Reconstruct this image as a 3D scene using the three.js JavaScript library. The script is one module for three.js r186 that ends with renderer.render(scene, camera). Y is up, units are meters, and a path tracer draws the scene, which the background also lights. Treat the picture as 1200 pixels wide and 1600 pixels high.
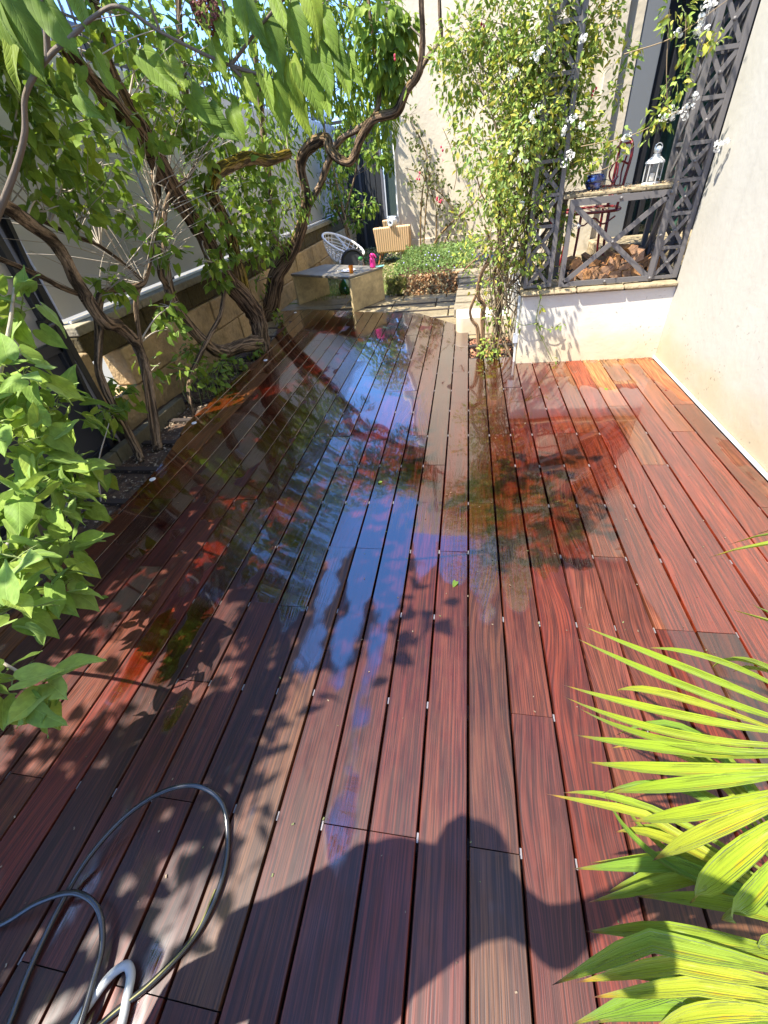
import * as THREE from 'three';
import { mergeGeometries } from 'three/addons/utils/BufferGeometryUtils.js';
import { RoundedBoxGeometry } from 'three/addons/geometries/RoundedBoxGeometry.js';
import { MarchingCubes } from 'three/addons/objects/MarchingCubes.js';

// ---------------------------------------------------------------- camera, sky, sun, exposure
const scene = new THREE.Scene();
const camera = new THREE.PerspectiveCamera(101.2, 768 / 1024, 0.02, 400);
camera.position.set(0, 1.4994, 0);
{
  const yaw = -13.475 * Math.PI / 180, pitch = 38.70 * Math.PI / 180, roll = -7.418 * Math.PI / 180;
  const f = new THREE.Vector3(Math.sin(yaw) * Math.cos(pitch), -Math.sin(pitch), -Math.cos(yaw) * Math.cos(pitch));
  const r0 = new THREE.Vector3(Math.cos(yaw), 0, Math.sin(yaw)), u0 = new THREE.Vector3().crossVectors(r0, f);
  const r = r0.clone().multiplyScalar(Math.cos(roll)).addScaledVector(u0, Math.sin(roll));
  const u = r0.clone().multiplyScalar(-Math.sin(roll)).addScaledVector(u0, Math.cos(roll));
  camera.quaternion.setFromRotationMatrix(new THREE.Matrix4().makeBasis(r, u, f.clone().negate()));
  camera.updateMatrixWorld(true);
}
const SUN = new THREE.Vector3(-0.41, 0.866, 0.287).normalize();
{ // clear summer sky: deep blue overhead, paler towards the horizon, a soft glow round the sun
  const W = 512, H = 256, d = new Float32Array(W * H * 4), stops = [[-1, [0.10, 0.11, 0.12]], [-0.03, [0.22, 0.26, 0.30]], [0, [0.40, 0.56, 0.80]], [0.12, [0.25, 0.44, 0.86]], [0.3, [0.15, 0.34, 0.82]], [0.6, [0.092, 0.265, 0.74]], [1, [0.075, 0.225, 0.68]]];
  for (let j = 0; j < H; j++) for (let i = 0; i < W; i++) {
    const el = ((j + 0.5) / H - 0.5) * Math.PI, az = ((i + 0.5) / W - 0.5) * 2 * Math.PI, y = Math.sin(el), c = Math.cos(el);
    const cs = Math.max(-1, Math.min(1, Math.cos(az) * c * SUN.x + y * SUN.y + Math.sin(az) * c * SUN.z)), glow = 0.010 / (1.02 - cs) ** 1.3 * (y > 0 ? 1 : 0);
    let k = 1; while (k < stops.length - 1 && y > stops[k][0]) k++;
    const t = Math.max(0, Math.min(1, (y - stops[k - 1][0]) / (stops[k][0] - stops[k - 1][0]))), o = (j * W + i) * 4;
    for (let q = 0; q < 3; q++) d[o + q] = 1.12 * (stops[k - 1][1][q] * (1 - t) + stops[k][1][q] * t) + glow * [0.9, 0.92, 1][q];
    d[o + 3] = 1;
  }
  const sky = new THREE.DataTexture(d, W, H, THREE.RGBAFormat, THREE.FloatType);
  sky.mapping = THREE.EquirectangularReflectionMapping;
  sky.magFilter = sky.minFilter = THREE.LinearFilter;
  sky.needsUpdate = true;
  scene.background = scene.environment = sky;
}
const sun = new THREE.DirectionalLight(new THREE.Color(1, 0.94, 0.83), 5);
sun.name = 'sun';
sun.position.copy(SUN).multiplyScalar(30);
sun.castShadow = true;
sun.shadow.mapSize.set(4096, 4096);
Object.assign(sun.shadow.camera, { left: -14, right: 14, top: 14, bottom: -14, near: 1, far: 70 });
scene.add(sun, sun.target);
const renderer = new THREE.WebGLRenderer({ antialias: true });
renderer.setSize(768, 1024);
renderer.shadowMap.enabled = true;
renderer.toneMapping = THREE.LinearToneMapping;
renderer.toneMappingExposure = 2.95;

// ---------------------------------------------------------------- helpers
const { PI, sin, cos, abs, min, max, floor, sqrt, hypot } = Math;
let seed = 12345;
const rnd = () => { seed = (seed + 0x6d2b79f5) | 0; let t = Math.imul(seed ^ (seed >>> 15), 1 | seed); t = (t + Math.imul(t ^ (t >>> 7), 61 | t)) ^ t; return ((t ^ (t >>> 14)) >>> 0) / 4294967296; };
const reseed = (s) => { seed = s; };
const rr = (a, b) => a + (b - a) * rnd();
const pick = (a) => a[floor(rnd() * a.length)];
const lerp = (a, b, t) => a + (b - a) * t;
const clamp = (x, a = 0, b = 1) => min(b, max(a, x));
const sstep = (a, b, x) => { const t = clamp((x - a) / (b - a)); return t * t * (3 - 2 * t); };
const V = (x, y, z) => new THREE.Vector3(x, y, z);
const hash = (x, y, z = 0) => { let h = Math.imul(x | 0, 374761393) + Math.imul(y | 0, 668265263) + Math.imul(z | 0, 2147483647 ^ 0x5bd1e995); h = Math.imul(h ^ (h >>> 13), 1274126177); return ((h ^ (h >>> 16)) >>> 0) / 4294967296; };
// value noise; px, py give the period (0 = none)
function vnoise(x, y, px = 0, py = 0, s = 0) {
  const ix = floor(x), iy = floor(y), fx = x - ix, fy = y - iy, u = fx * fx * (3 - 2 * fx), v = fy * fy * (3 - 2 * fy);
  const w = (a, p) => (p ? ((a % p) + p) % p : a);
  const a = hash(w(ix, px), w(iy, py), s), b = hash(w(ix + 1, px), w(iy, py), s), c = hash(w(ix, px), w(iy + 1, py), s), d = hash(w(ix + 1, px), w(iy + 1, py), s);
  return lerp(lerp(a, b, u), lerp(c, d, u), v);
}
function fbm(x, y, oct = 4, px = 0, py = 0, s = 0) {
  let a = 0.5, t = 0, n = 0;
  for (let i = 0; i < oct; i++) { t += a * vnoise(x, y, px, py, s + i * 17); n += a; a *= 0.5; x *= 2; y *= 2; px *= 2; py *= 2; }
  return t / n;
}
function tex(w, h, fn, srgb = true, rx = 1, ry = 1) {
  const d = new Uint8Array(w * h * 4);
  for (let y = 0; y < h; y++) for (let x = 0; x < w; x++) {
    const c = fn((x + 0.5) / w, (y + 0.5) / h), o = (y * w + x) * 4;
    for (let k = 0; k < 3; k++) d[o + k] = clamp(c[k] ?? c[0]) * 255;
    d[o + 3] = (c[3] ?? 1) * 255;
  }
  const t = new THREE.DataTexture(d, w, h);
  t.wrapS = t.wrapT = THREE.RepeatWrapping;
  t.magFilter = THREE.LinearFilter; t.minFilter = THREE.LinearMipmapLinearFilter; t.generateMipmaps = true;
  if (srgb) t.colorSpace = THREE.SRGBColorSpace;
  t.repeat.set(rx, ry);
  t.needsUpdate = true;
  return t;
}
const names = {};
function numbered(name) { const n = names[name] = (names[name] ?? -1) + 1; return n ? name + '_' + String(n).padStart(3, '0') : name; }
function tag(o, label, category, group) { o.userData.label = label; if (category) o.userData.category = category; if (group) o.userData.group = group; return o; }
function thing(name, label, category, pos = [0, 0, 0], turn = 0, group) {
  const o = new THREE.Group(); o.name = numbered(name); o.position.set(...pos); o.rotation.y = turn; scene.add(o);
  return tag(o, label, category, group);
}
function struct(name, geo, mat) {
  const o = geo ? new THREE.Mesh(geo, mat) : new THREE.Group(); o.name = numbered(name); o.userData.kind = 'structure';
  if (geo) o.castShadow = o.receiveShadow = true;
  scene.add(o); return o;
}
function part(parent, name, geo, mat, pos, rot) {
  if (Array.isArray(geo)) geo = merge(geo);
  const o = new THREE.Mesh(geo, mat); o.name = name; o.castShadow = o.receiveShadow = true;
  if (pos) o.position.set(...pos);
  if (rot) o.rotation.set(...rot);
  parent.add(o); return o;
}
function solo(name, geo, mat, label, category, pos, rot, group) {
  if (Array.isArray(geo)) geo = merge(geo);
  const o = new THREE.Mesh(geo, mat); o.name = numbered(name); o.castShadow = o.receiveShadow = true;
  if (pos) o.position.set(...pos);
  if (rot) o.rotation.set(...rot);
  scene.add(o); return tag(o, label, category, group);
}
function merge(list) {
  const keep = new Set(['position', 'normal', 'uv', 'color']), anyColor = list.some((g) => g.attributes.color);
  return mergeGeometries(list.map((g) => {
    g = g.index ? g.toNonIndexed() : g.clone();
    for (const k of Object.keys(g.attributes)) if (!keep.has(k)) g.deleteAttribute(k);
    const n = g.attributes.position.count;
    if (!g.attributes.uv) g.setAttribute('uv', new THREE.BufferAttribute(new Float32Array(n * 2), 2));
    if (!g.attributes.normal) g.computeVertexNormals();
    if (anyColor && !g.attributes.color) g.setAttribute('color', new THREE.BufferAttribute(new Float32Array(n * 3).fill(1), 3));
    return g;
  }));
}
// box with uv in metres; c = centre
function box(w, h, d, c = [0, 0, 0], bevel = 0) {
  const g = bevel ? new RoundedBoxGeometry(w, h, d, 1, bevel) : new THREE.BoxGeometry(w, h, d);
  g.translate(...c);
  return uvBox(g);
}
function uvBox(g, k = 1) {
  g = g.index ? g.toNonIndexed() : g;
  const p = g.attributes.position, n = g.attributes.normal, uv = new Float32Array(p.count * 2);
  for (let i = 0; i < p.count; i += 3) {
    let ax = 0, ay = 0, az = 0;
    for (let j = 0; j < 3; j++) { ax += n.getX(i + j); ay += n.getY(i + j); az += n.getZ(i + j); }
    ax = abs(ax); ay = abs(ay); az = abs(az);
    for (let j = 0; j < 3; j++) {
      const x = p.getX(i + j), y = p.getY(i + j), z = p.getZ(i + j), o = (i + j) * 2;
      if (ay >= ax && ay >= az) { uv[o] = x * k; uv[o + 1] = z * k; } else if (ax >= az) { uv[o] = z * k; uv[o + 1] = y * k; } else { uv[o] = x * k; uv[o + 1] = y * k; }
    }
  }
  g.setAttribute('uv', new THREE.BufferAttribute(uv, 2));
  return g;
}
// bar of rectangular section from a to b, w across (dir side), t thick
function bar(a, b, w, t, side = V(0, 0, 1)) {
  const A = V(...a), B = V(...b), L = A.distanceTo(B), y = B.clone().sub(A).normalize();
  const z = side.clone().addScaledVector(y, -side.dot(y)).normalize(), x = new THREE.Vector3().crossVectors(y, z);
  const g = new THREE.BoxGeometry(w, L, t).applyMatrix4(new THREE.Matrix4().makeBasis(x, y, z).setPosition(A.add(B).multiplyScalar(0.5)));
  return uvBox(g);
}
// round tube along points [x,y,z,r]; rough = radius noise share
function tube(pts, o = {}) {
  const { seg = 8, step = 0.04, rough = 0, cap = true, paint, vlen = 0.4, closed = false } = o;
  const P = pts.map((q) => V(q[0], q[1], q[2])), curve = new THREE.CatmullRomCurve3(P, closed, 'centripetal');
  const L = curve.getLength(), n = max(pts.length, floor(L / step) + 1), N = closed ? pts.length : pts.length - 1;
  const pos = [], uv = [], idx = [], col = [];
  let T0 = null, nx = null;
  const s0 = hash(floor(pts[0][0] * 1000), floor(pts[0][1] * 1000), floor(pts[0][2] * 1000)) * 100;
  for (let i = 0; i <= n; i++) {
    const t = i / n, c = curve.getPoint(t), T = curve.getTangent(t), k = min(t * N, N - 1e-6), j = floor(k), r = lerp(pts[j][3], pts[(j + 1) % pts.length][3], k - j);
    if (!nx) { nx = abs(T.y) < 0.9 ? V(0, 1, 0) : V(1, 0, 0); nx.addScaledVector(T, -nx.dot(T)).normalize(); } else nx.addScaledVector(T, -nx.dot(T)).normalize();
    const b = new THREE.Vector3().crossVectors(T, nx);
    for (let a = 0; a <= seg; a++) {
      const an = a % seg / seg * 2 * PI, d = rough ? 1 + rough * (fbm(a % seg * 1.7 + s0, t * L * 9 + s0, 3) - 0.5) * 2 + rough * 0.6 * (vnoise(a % seg * 3.1 + s0, t * L * 2.2) - 0.5) : 1;
      const q = c.clone().addScaledVector(nx, cos(an) * r * d).addScaledVector(b, sin(an) * r * d);
      pos.push(q.x, q.y, q.z); uv.push(a / seg * max(1, Math.round(r * 2 * PI / 0.16)), t * L / vlen);
      if (paint) { const m = q.clone().sub(c).normalize(); const cc = paint(q, m, t); col.push(...cc); }
    }
    T0 = T;
  }
  const S = seg + 1;
  for (let i = 0; i < n; i++) for (let a = 0; a < seg; a++) { const p = i * S + a; idx.push(p, p + S, p + 1, p + 1, p + S, p + S + 1); }
  if (cap && !closed) for (const [i, flip] of [[0, 1], [n, 0]]) {
    const c = curve.getPoint(i / n), k = pos.length / 3; pos.push(c.x, c.y, c.z); uv.push(0.5, 0.5); if (paint) col.push(...col.slice(i * S * 3, i * S * 3 + 3));
    for (let a = 0; a < seg; a++) { const p = i * S + a; flip ? idx.push(k, p, p + 1) : idx.push(k, p + 1, p); }
  }
  const g = new THREE.BufferGeometry();
  g.setAttribute('position', new THREE.Float32BufferAttribute(pos, 3));
  g.setAttribute('uv', new THREE.Float32BufferAttribute(uv, 2));
  if (paint) g.setAttribute('color', new THREE.Float32BufferAttribute(col, 3));
  // flip so that faces point outwards
  for (let i = 0; i < idx.length; i += 3) { const t = idx[i + 1]; idx[i + 1] = idx[i + 2]; idx[i + 2] = t; }
  g.setIndex(idx);
  g.computeVertexNormals();
  // seam: average the normals of the first and last column
  const nn = g.attributes.normal;
  for (let i = 0; i <= n; i++) { const p = i * S, q = p + seg, m = V(nn.getX(p) + nn.getX(q), nn.getY(p) + nn.getY(q), nn.getZ(p) + nn.getZ(q)).normalize(); nn.setXYZ(p, m.x, m.y, m.z); nn.setXYZ(q, m.x, m.y, m.z); }
  return g;
}
const wire = (pts, r, o = {}) => tube(pts.map((q) => [q[0], q[1], q[2], q[3] ?? r]), { seg: 6, step: 0.03, ...o });
const lathe = (pts, seg = 24) => new THREE.LatheGeometry(pts.map(([x, y]) => new THREE.Vector2(x, y)), seg);
// is a point inside the picture (with a margin)?
const _v = V(0, 0, 0), _m = new THREE.Matrix4();
function inFrame(x, y, z, m = 1.05) {
  camera.updateProjectionMatrix();
  _v.set(x, y, z).applyMatrix4(_m.copy(camera.matrixWorld).invert());
  if (_v.z > -0.02) return false;
  _v.applyMatrix4(camera.projectionMatrix);
  return abs(_v.x) < m && abs(_v.y) < m;
}
// grid sheet over [x0,x1] x [z0,z1] with a height function; uv in metres
function sheet(x0, x1, z0, z1, nx, nz, hfn, cfn) {
  const g = new THREE.PlaneGeometry(1, 1, nx, nz), p = g.attributes.position, uv = g.attributes.uv, col = cfn && new Float32Array(p.count * 3);
  for (let i = 0; i < p.count; i++) {
    const x = lerp(x0, x1, p.getX(i) + 0.5), z = lerp(z1, z0, p.getY(i) + 0.5);
    p.setXYZ(i, x, hfn(x, z), z); uv.setXY(i, x, z);
    if (cfn) col.set(cfn(x, z), i * 3);
  }
  if (cfn) g.setAttribute('color', new THREE.BufferAttribute(col, 3));
  g.computeVertexNormals();
  return g;
}

// ---------------------------------------------------------------- materials
const std = (c, rough = 0.7, o = {}) => { const m = new THREE.MeshPhysicalMaterial({ roughness: rough, ...o }); if (Array.isArray(c)) m.color.setRGB(...c); else m.color.set(c); return m; };
const grainTex = [0, 1].map((k) => tex(1024, 1024, (u, v) => {
  const cath = k ? 0.3 * fbm(u * 2, v * 3, 2, 2, 3, 5) : 0.03 * fbm(u * 3, v * 2, 2, 3, 2, 5);
  const uu = u + cath;
  let g = fbm(uu * 110, v * 7, 3, 110, 7, k) * 0.45 + fbm(uu * 240, v * 18, 2, 240, 18, k + 3) * 0.55;
  const broad = fbm(u * 5, v * 3, 3, 5, 3, 9 + k), pores = vnoise(uu * 250, v * 30, 250, 30, 31) > 0.8 ? 0.75 : 1;
  const s = (0.62 + 0.5 * sstep(0.25, 0.75, g)) * (0.84 + 0.25 * broad) * lerp(1, pores, 0.4);
  const warm = 0.93 + 0.14 * fbm(u * 12 + 3, v * 2, 2, 12, 2, 44);
  return [s * 0.9 * (0.94 + 0.06 * warm), s * 0.82 * warm, s * 0.82 * (1.65 - warm) ** 0.5];
}));
// one map over the whole deck: red = water film, green = roughness
const DECK = { x0: -3.0, x1: 1.7, z0: -6.9, z1: 1.9, X0: 0.0354, P: 0.144 };
function wetAt(x, z) {
  const row = floor((x - DECK.X0) / DECK.P), c = ((x - DECK.X0) / DECK.P - row) * 2 - 1;
  const n = fbm(x * 2.1 + 7, z * 1.1, 4, 0, 0, 3), rn = fbm(row * 7.3, z * 2.3 + row * 3.7, 3, 0, 0, 8), fine = fbm(x * 16, z * 9, 3, 0, 0, 21);
  const bias = (hash(row, floor(z / 1.37 + hash(row, 5) * 9), 7) - 0.5) * lerp(1.7, 0.7, sstep(-1.9, -0.7, z));
  let lvl;                                                        // how much water lies here
  const near = sstep(-1.9, -0.7, z);
  const far = lerp(0.80, 0.39, near) + 0.22 * bias;
  lvl = far + 0.55 * (n - 0.5) + 0.75 * (rn - 0.5) - lerp(0.06, 0.26, near) * c * c;
  if (x > 0.0) lvl = lerp(lvl, lvl - 0.2, sstep(0, 0.4, x) * (1 - sstep(0.6, 0.9, x)) * sstep(-2.0, -1.2, z)) + 0.3 * sstep(0.7, 1.0, x + 0.25 * (n - 0.5)) * sstep(-3.3, -2.9, z);
  const wall = 1.66 - x;                                          // dry rim along the house wall
  lvl -= 0.5 * (1 - sstep(0.1, 0.26, wall + 0.3 * (n - 0.5) + 0.1 * (fine - 0.5)));
  lvl -= 0.42 * sstep(0.55, 1.1, x) * (1 - sstep(-3.5, -3.15, z + 0.5 * (n - 0.5)));
  lvl -= 0.4 * sstep(-0.35, -0.1, x) * sstep(-1.6, -1.0, z) * (1 - sstep(0.7, 0.9, x));
  return sstep(lerp(0.455, 0.41, near), lerp(0.505, 0.56, near), lvl + lerp(0.24, 0.34, near) * (fine - 0.5));
}
const wetTex = tex(1024, 2048, (u, v) => {
  const x = lerp(DECK.x0, DECK.x1, u), z = lerp(DECK.z0, DECK.z1, v), w = wetAt(x, z);
  const n = fbm(x * 3, z * 2, 3, 0, 0, 55), f = fbm(x * 40, z * 22, 2, 0, 0, 91);
  const dry = x > 1.0 && z < -2.9 ? 0.55 : lerp(0.3, 0.42, n);
  return [w, lerp(dry + 0.12 + 0.2 * (f - 0.5), 0.05, w), 0, lerp(0.33, 1, w)];
}, false);
wetTex.channel = 1; wetTex.wrapS = wetTex.wrapT = THREE.ClampToEdgeWrapping;
const WOOD = grainTex.map((t) => new THREE.MeshPhysicalMaterial({ map: t, vertexColors: true, roughness: 1, roughnessMap: wetTex, clearcoat: 1, clearcoatMap: wetTex, clearcoatRoughness: 0.025, bumpMap: t, bumpScale: 0.0003, ior: 2.0, specularIntensityMap: wetTex }));

const plasterTex = tex(512, 512, (u, v) => { const s = 0.9 + 0.1 * fbm(u * 6, v * 6, 5, 6, 6, 2) - 0.06 * sstep(0.62, 0.8, fbm(u * 3, v * 9, 4, 3, 9, 12)); return [s, s * 0.992, s * 0.975]; }, true, 0.4, 0.4);
const plasterBump = tex(512, 512, (u, v) => [fbm(u * 24, v * 24, 5, 24, 24, 7)], false, 1.1, 1.1);
const wallTex = tex(512, 2048, (u, v) => {
  const y = v * 7, s0 = 0.94 + 0.06 * fbm(u * 6, v * 17, 5, 6, 0, 2) - 0.05 * sstep(0.6, 0.8, fbm(u * 5, v * 9, 4, 5, 0, 12)) - 0.05 * sstep(0.55, 0.8, fbm(u * 26, v * 3, 3, 26, 0, 17)) * sstep(0.2, 1.6, y);
  const splash = sstep(0.42, 0.0, y + 0.35 * (fbm(u * 9, v * 40, 4, 9, 0, 5) - 0.5)) * 0.55, speck = vnoise(u * 190, v * 560, 190, 0, 71) > 0.93 - 0.05 * sstep(0.5, 0, y) && fbm(u * 8, v * 24, 3, 8, 0, 77) > 0.5 ? 0.3 * sstep(1.1, 0.0, y) : 0;
  const d = 1 - speck; return [s0 * d * (1 - 0.02 * splash), s0 * d * 0.992 * (1 - 0.13 * splash), s0 * d * 0.975 * (1 - 0.32 * splash)];
}, true, 0.4, 1 / 7);
const M = {
  wallWhite: std([0.43, 0.418, 0.372], 0.85, { map: wallTex, bumpMap: plasterBump, bumpScale: 0.0016 }),
  wallBright: std([0.60, 0.585, 0.53], 0.85, { map: wallTex, bumpMap: plasterBump, bumpScale: 0.0016 }),
  wallCream: std([0.57, 0.51, 0.40], 0.85, { map: plasterTex, bumpMap: plasterBump, bumpScale: 0.003 }),
  plinth: std([0.52, 0.46, 0.36], 0.85, { map: plasterTex, bumpMap: plasterBump, bumpScale: 0.006 }),
  white: std([0.78, 0.77, 0.74], 0.5),
  iron: std([0.135, 0.125, 0.12], 0.5, { metalness: 0.2 }),
  ironDark: std([0.035, 0.036, 0.04], 0.45, { metalness: 0.3 }),
  black: std([0.012, 0.012, 0.014], 0.5),
  panel: std([0.42, 0.41, 0.39], 0.42, { metalness: 0.35, bumpMap: plasterBump, bumpScale: 0.0008 }),
  shutter: std([0.14, 0.15, 0.16], 0.55),
  darkSlat: std([0.02, 0.022, 0.024], 0.55),
  teal: std([0.03, 0.075, 0.07], 0.8),
  glass: std([1, 1, 1], 0.03, { transmission: 1, thickness: 0, ior: 1.5 }),
  glassTint: std([0.75, 0.9, 0.86], 0.03, { transmission: 1, thickness: 0, ior: 1.5 }),
  redIron: std([0.20, 0.012, 0.015], 0.4, { clearcoat: 0.3 }),
  hoseDark: std([0.02, 0.021, 0.023], 0.25, { clearcoat: 0.4, clearcoatRoughness: 0.2 }),
  hoseWhite: std([0.34, 0.35, 0.35], 0.35),
  rubber: std([0.02, 0.02, 0.02], 0.6),
  rattan: std([0.72, 0.70, 0.66], 0.55),
  orangeWood: std([0.42, 0.17, 0.05], 0.5),
  copper: std([0.45, 0.12, 0.04], 0.5),
  petalWhite: std([0.80, 0.80, 0.76], 0.9, { transmission: 0.3, side: THREE.DoubleSide }),
  petalRed: std([0.65, 0.03, 0.08], 0.8, { transmission: 0.3, side: THREE.DoubleSide }),
  petalLilac: std([0.35, 0.32, 0.62], 0.8, { side: THREE.DoubleSide }),
  disc: std([0.75, 0.75, 0.72], 0.35),
};
const barkTex = tex(256, 512, (u, v) => {
  const w = 0.12 * fbm(u * 3, v * 4, 3, 3, 4, 3), r = fbm((u + w) * 14, v * 3.0, 4, 14, 3, 6), f = fbm(u * 40, v * 24, 3, 40, 24, 14);
  const s = 0.4 + 0.42 * sstep(0.34, 0.62, r) + 0.3 * (f - 0.5), t = fbm(u * 4, v * 3, 3, 4, 3, 18);
  return [s * lerp(0.70, 0.80, t), s * lerp(0.61, 0.71, t), s * lerp(0.51, 0.62, t)];
});
const barkBump = tex(256, 512, (u, v) => { const w = 0.12 * fbm(u * 3, v * 4, 3, 3, 4, 3); return [fbm((u + w) * 14, v * 3.0, 4, 14, 3, 6) * 0.8 + 0.2 * fbm(u * 40, v * 24, 3, 40, 24, 14)]; }, false);
M.bark = new THREE.MeshPhysicalMaterial({ map: barkTex, vertexColors: true, roughness: 0.95, bumpMap: barkBump, bumpScale: 0.03, specularIntensity: 0.3 });
M.twig = std([0.135, 0.105, 0.075], 0.9, { bumpMap: barkBump, bumpScale: 0.002 });
M.twigPale = std([0.36, 0.31, 0.24], 0.9, { bumpMap: barkBump, bumpScale: 0.002 });
M.greenStem = std([0.16, 0.20, 0.06], 0.8);
const leafTex = tex(256, 256, (u, v) => {
  const x = abs(u - 0.5) * 2, mid = sstep(0.035, 0.012, x), k = (v - x * 0.42) * 7.0, d = abs(k - Math.round(k)), vein = sstep(0.16, 0.04, d) * (1 - x) * 0.8;
  const m = fbm(u * 9, v * 9, 4, 9, 9, 4), s = 0.78 + 0.2 * m, f = clamp(mid + vein * 0.16) * 0.8;
  return [lerp(s, 1.0, f), lerp(s, 1.0, f * 0.8), lerp(s * 0.94, 1.0, f)];
});
const leafBump = tex(256, 256, (u, v) => { const x = abs(u - 0.5) * 2, k = (v - x * 0.42) * 7.0, d = abs(k - Math.round(k)); return [0.75 - 0.5 * sstep(0.05, 0.01, x) - 0.3 * sstep(0.2, 0.0, d) + 0.2 * fbm(u * 12, v * 12, 3, 12, 12)]; }, false);
const leafMat = (c, tr = 0.5) => std(c, 0.85, { map: leafTex, bumpMap: leafBump, bumpScale: 0.0012, transmission: tr, thickness: 0, side: THREE.DoubleSide, specularIntensity: 0.35, clearcoat: 0.07, clearcoatRoughness: 0.4 });
const LILAC = [[0.25, 0.38, 0.04], [0.21, 0.34, 0.035], [0.29, 0.42, 0.04], [0.17, 0.28, 0.035], [0.34, 0.44, 0.04], [0.23, 0.35, 0.045]];
const MLEAF = LILAC.map((c) => leafMat(c));
const MLEAFI = leafMat([1, 1, 1], 0.45);                          // tinted per copy
const MSHRUB = [[0.33, 0.49, 0.085], [0.28, 0.44, 0.08], [0.37, 0.52, 0.085], [0.24, 0.39, 0.07], [0.41, 0.54, 0.10], [0.30, 0.46, 0.11]].map((c) => leafMat(c, 0.4));
const MVINE = std([1, 1, 1], 0.85, { transmission: 0.45, thickness: 0, side: THREE.DoubleSide, specularIntensity: 0.6, clearcoat: 0.2, clearcoatRoughness: 0.4 });
const palmTex = tex(128, 512, (u, v) => { const s = 0.86 + 0.14 * fbm(u * 34, v * 3, 3, 34, 3, 8) - 0.12 * (fbm(u * 5, v * 12, 4, 5, 12, 28) > 0.66 ? 1 : 0), br = sstep(0.945, 0.985, v), y = sstep(0.55, 0.95, fbm(u * 3, v * 5, 3, 3, 5, 15) + 0.35 * sstep(0.8, 1.0, v)); return [s * lerp(lerp(0.8, 1, y), 0.62, br), s * lerp(lerp(0.95, 0.9, y), 0.42, br), s * lerp(lerp(0.9, 0.5, y), 0.9, br)]; });
const palmBump = tex(128, 256, (u, v) => [fbm(u * 30, v * 2, 2, 30, 2, 8)], false);
const MPALM = [[0.46, 0.44, 0.02], [0.54, 0.47, 0.02], [0.31, 0.36, 0.025], [0.60, 0.46, 0.025], [0.40, 0.38, 0.022]].map((c) => std(c, 0.8, { map: palmTex, bumpMap: palmBump, bumpScale: 0.002, transmission: 0.4, thickness: 0, side: THREE.DoubleSide, clearcoat: 0.12, clearcoatRoughness: 0.35, specularIntensity: 0.4 }));
const soilTex = tex(512, 512, (u, v) => { const n = fbm(u * 14, v * 14, 5, 14, 14, 3), c = vnoise(u * 90, v * 90, 90, 90, 6), s = 0.35 + 0.5 * n + (c > 0.82 ? 0.25 : 0); return [s * 0.60, s * 0.47, s * 0.36]; }, true, 1.4, 1.4);
M.soil = std([0.62, 0.6, 0.58], 1, { map: soilTex, bumpMap: soilTex, bumpScale: 0.02 });
M.mulch = std([0.50, 0.34, 0.28], 1, { map: soilTex, bumpMap: soilTex, bumpScale: 0.02 });
const stoneTex = tex(512, 512, (u, v) => { const n = fbm(u * 5, v * 5, 5, 5, 5, 31), f = fbm(u * 30, v * 30, 3, 30, 30, 37), st = fbm(u * 3, v * 14, 4, 3, 14, 41), s = 0.62 + 0.3 * n + 0.16 * (f - 0.5) + 0.12 * (st - 0.5); return [s, s * 0.95, s * 0.84]; }, true, 1.1, 1.1);
const stoneBump = tex(512, 512, (u, v) => [0.6 * fbm(u * 7, v * 7, 5, 7, 7, 31) + 0.4 * fbm(u * 40, v * 40, 2, 40, 40, 37)], false, 1.1, 1.1);
const stone = (c, r = 0.85, b = 0.012, o = {}) => std(c, r, { map: stoneTex, bumpMap: stoneBump, bumpScale: b, ...o });
M.flag = [[0.42, 0.36, 0.25], [0.36, 0.32, 0.24], [0.46, 0.41, 0.30], [0.39, 0.33, 0.22]].map((c, i) => stone(c, 0.45 + 0.1 * i, 0.008, { clearcoat: 0.5, clearcoatRoughness: 0.25 }));
M.sand = [[0.66, 0.51, 0.32], [0.70, 0.55, 0.36], [0.60, 0.47, 0.31]].map((c) => stone(c, 0.95, 0.02));
M.coping = stone([0.42, 0.40, 0.34], 0.9, 0.015);
M.moss = stone([0.11, 0.09, 0.035], 1, 0.03);
M.ledge = stone([0.50, 0.44, 0.34], 0.85, 0.02);
M.step = stone([0.40, 0.37, 0.32], 0.85, 0.012);
M.kerb = stone([0.17, 0.165, 0.13], 0.9, 0.01);
M.concrete = stone([0.80, 0.69, 0.46], 0.7, 0.004);
M.tableTop = stone([0.30, 0.30, 0.30], 0.4, 0.002);

// ---------------------------------------------------------------- ground, soil, lawn
struct('ground', sheet(-160, 160, -160, 160, 8, 8, () => -0.17), std([0.16, 0.15, 0.12], 1));
const xLeftT = [[1.95, -2.17], [-2.3, -2.17], [-2.7, -2.28], [-3, -2.34], [-4, -2.33], [-4.7, -2.3], [-5.5, -2.45], [-6.2, -2.65], [-6.7, -2.88]];
const table = (T, z) => { for (let i = 1; i < T.length; i++) { const [a, va] = T[i - 1], [b, vb] = T[i]; if ((z - a) * (z - b) <= 0) return lerp(va, vb, (z - a) / (b - a)); } return abs(z - T[0][0]) < abs(z - T[T.length - 1][0]) ? T[0][1] : T[T.length - 1][1]; };
const xLeft = (z) => table(xLeftT, z) + 0.008 * sin(z * 9);
const zFarT = [[-3.2, -6.62], [-2.38, -6.66], [-1.5, -6.29], [-0.6, -5.98], [-0.21, -5.51], [0.04, -5.15]];
const zFar = (x, row) => (row >= 0 ? (x < 0.468 ? -4.2 : -4.032) : table(zFarT, x));
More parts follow.
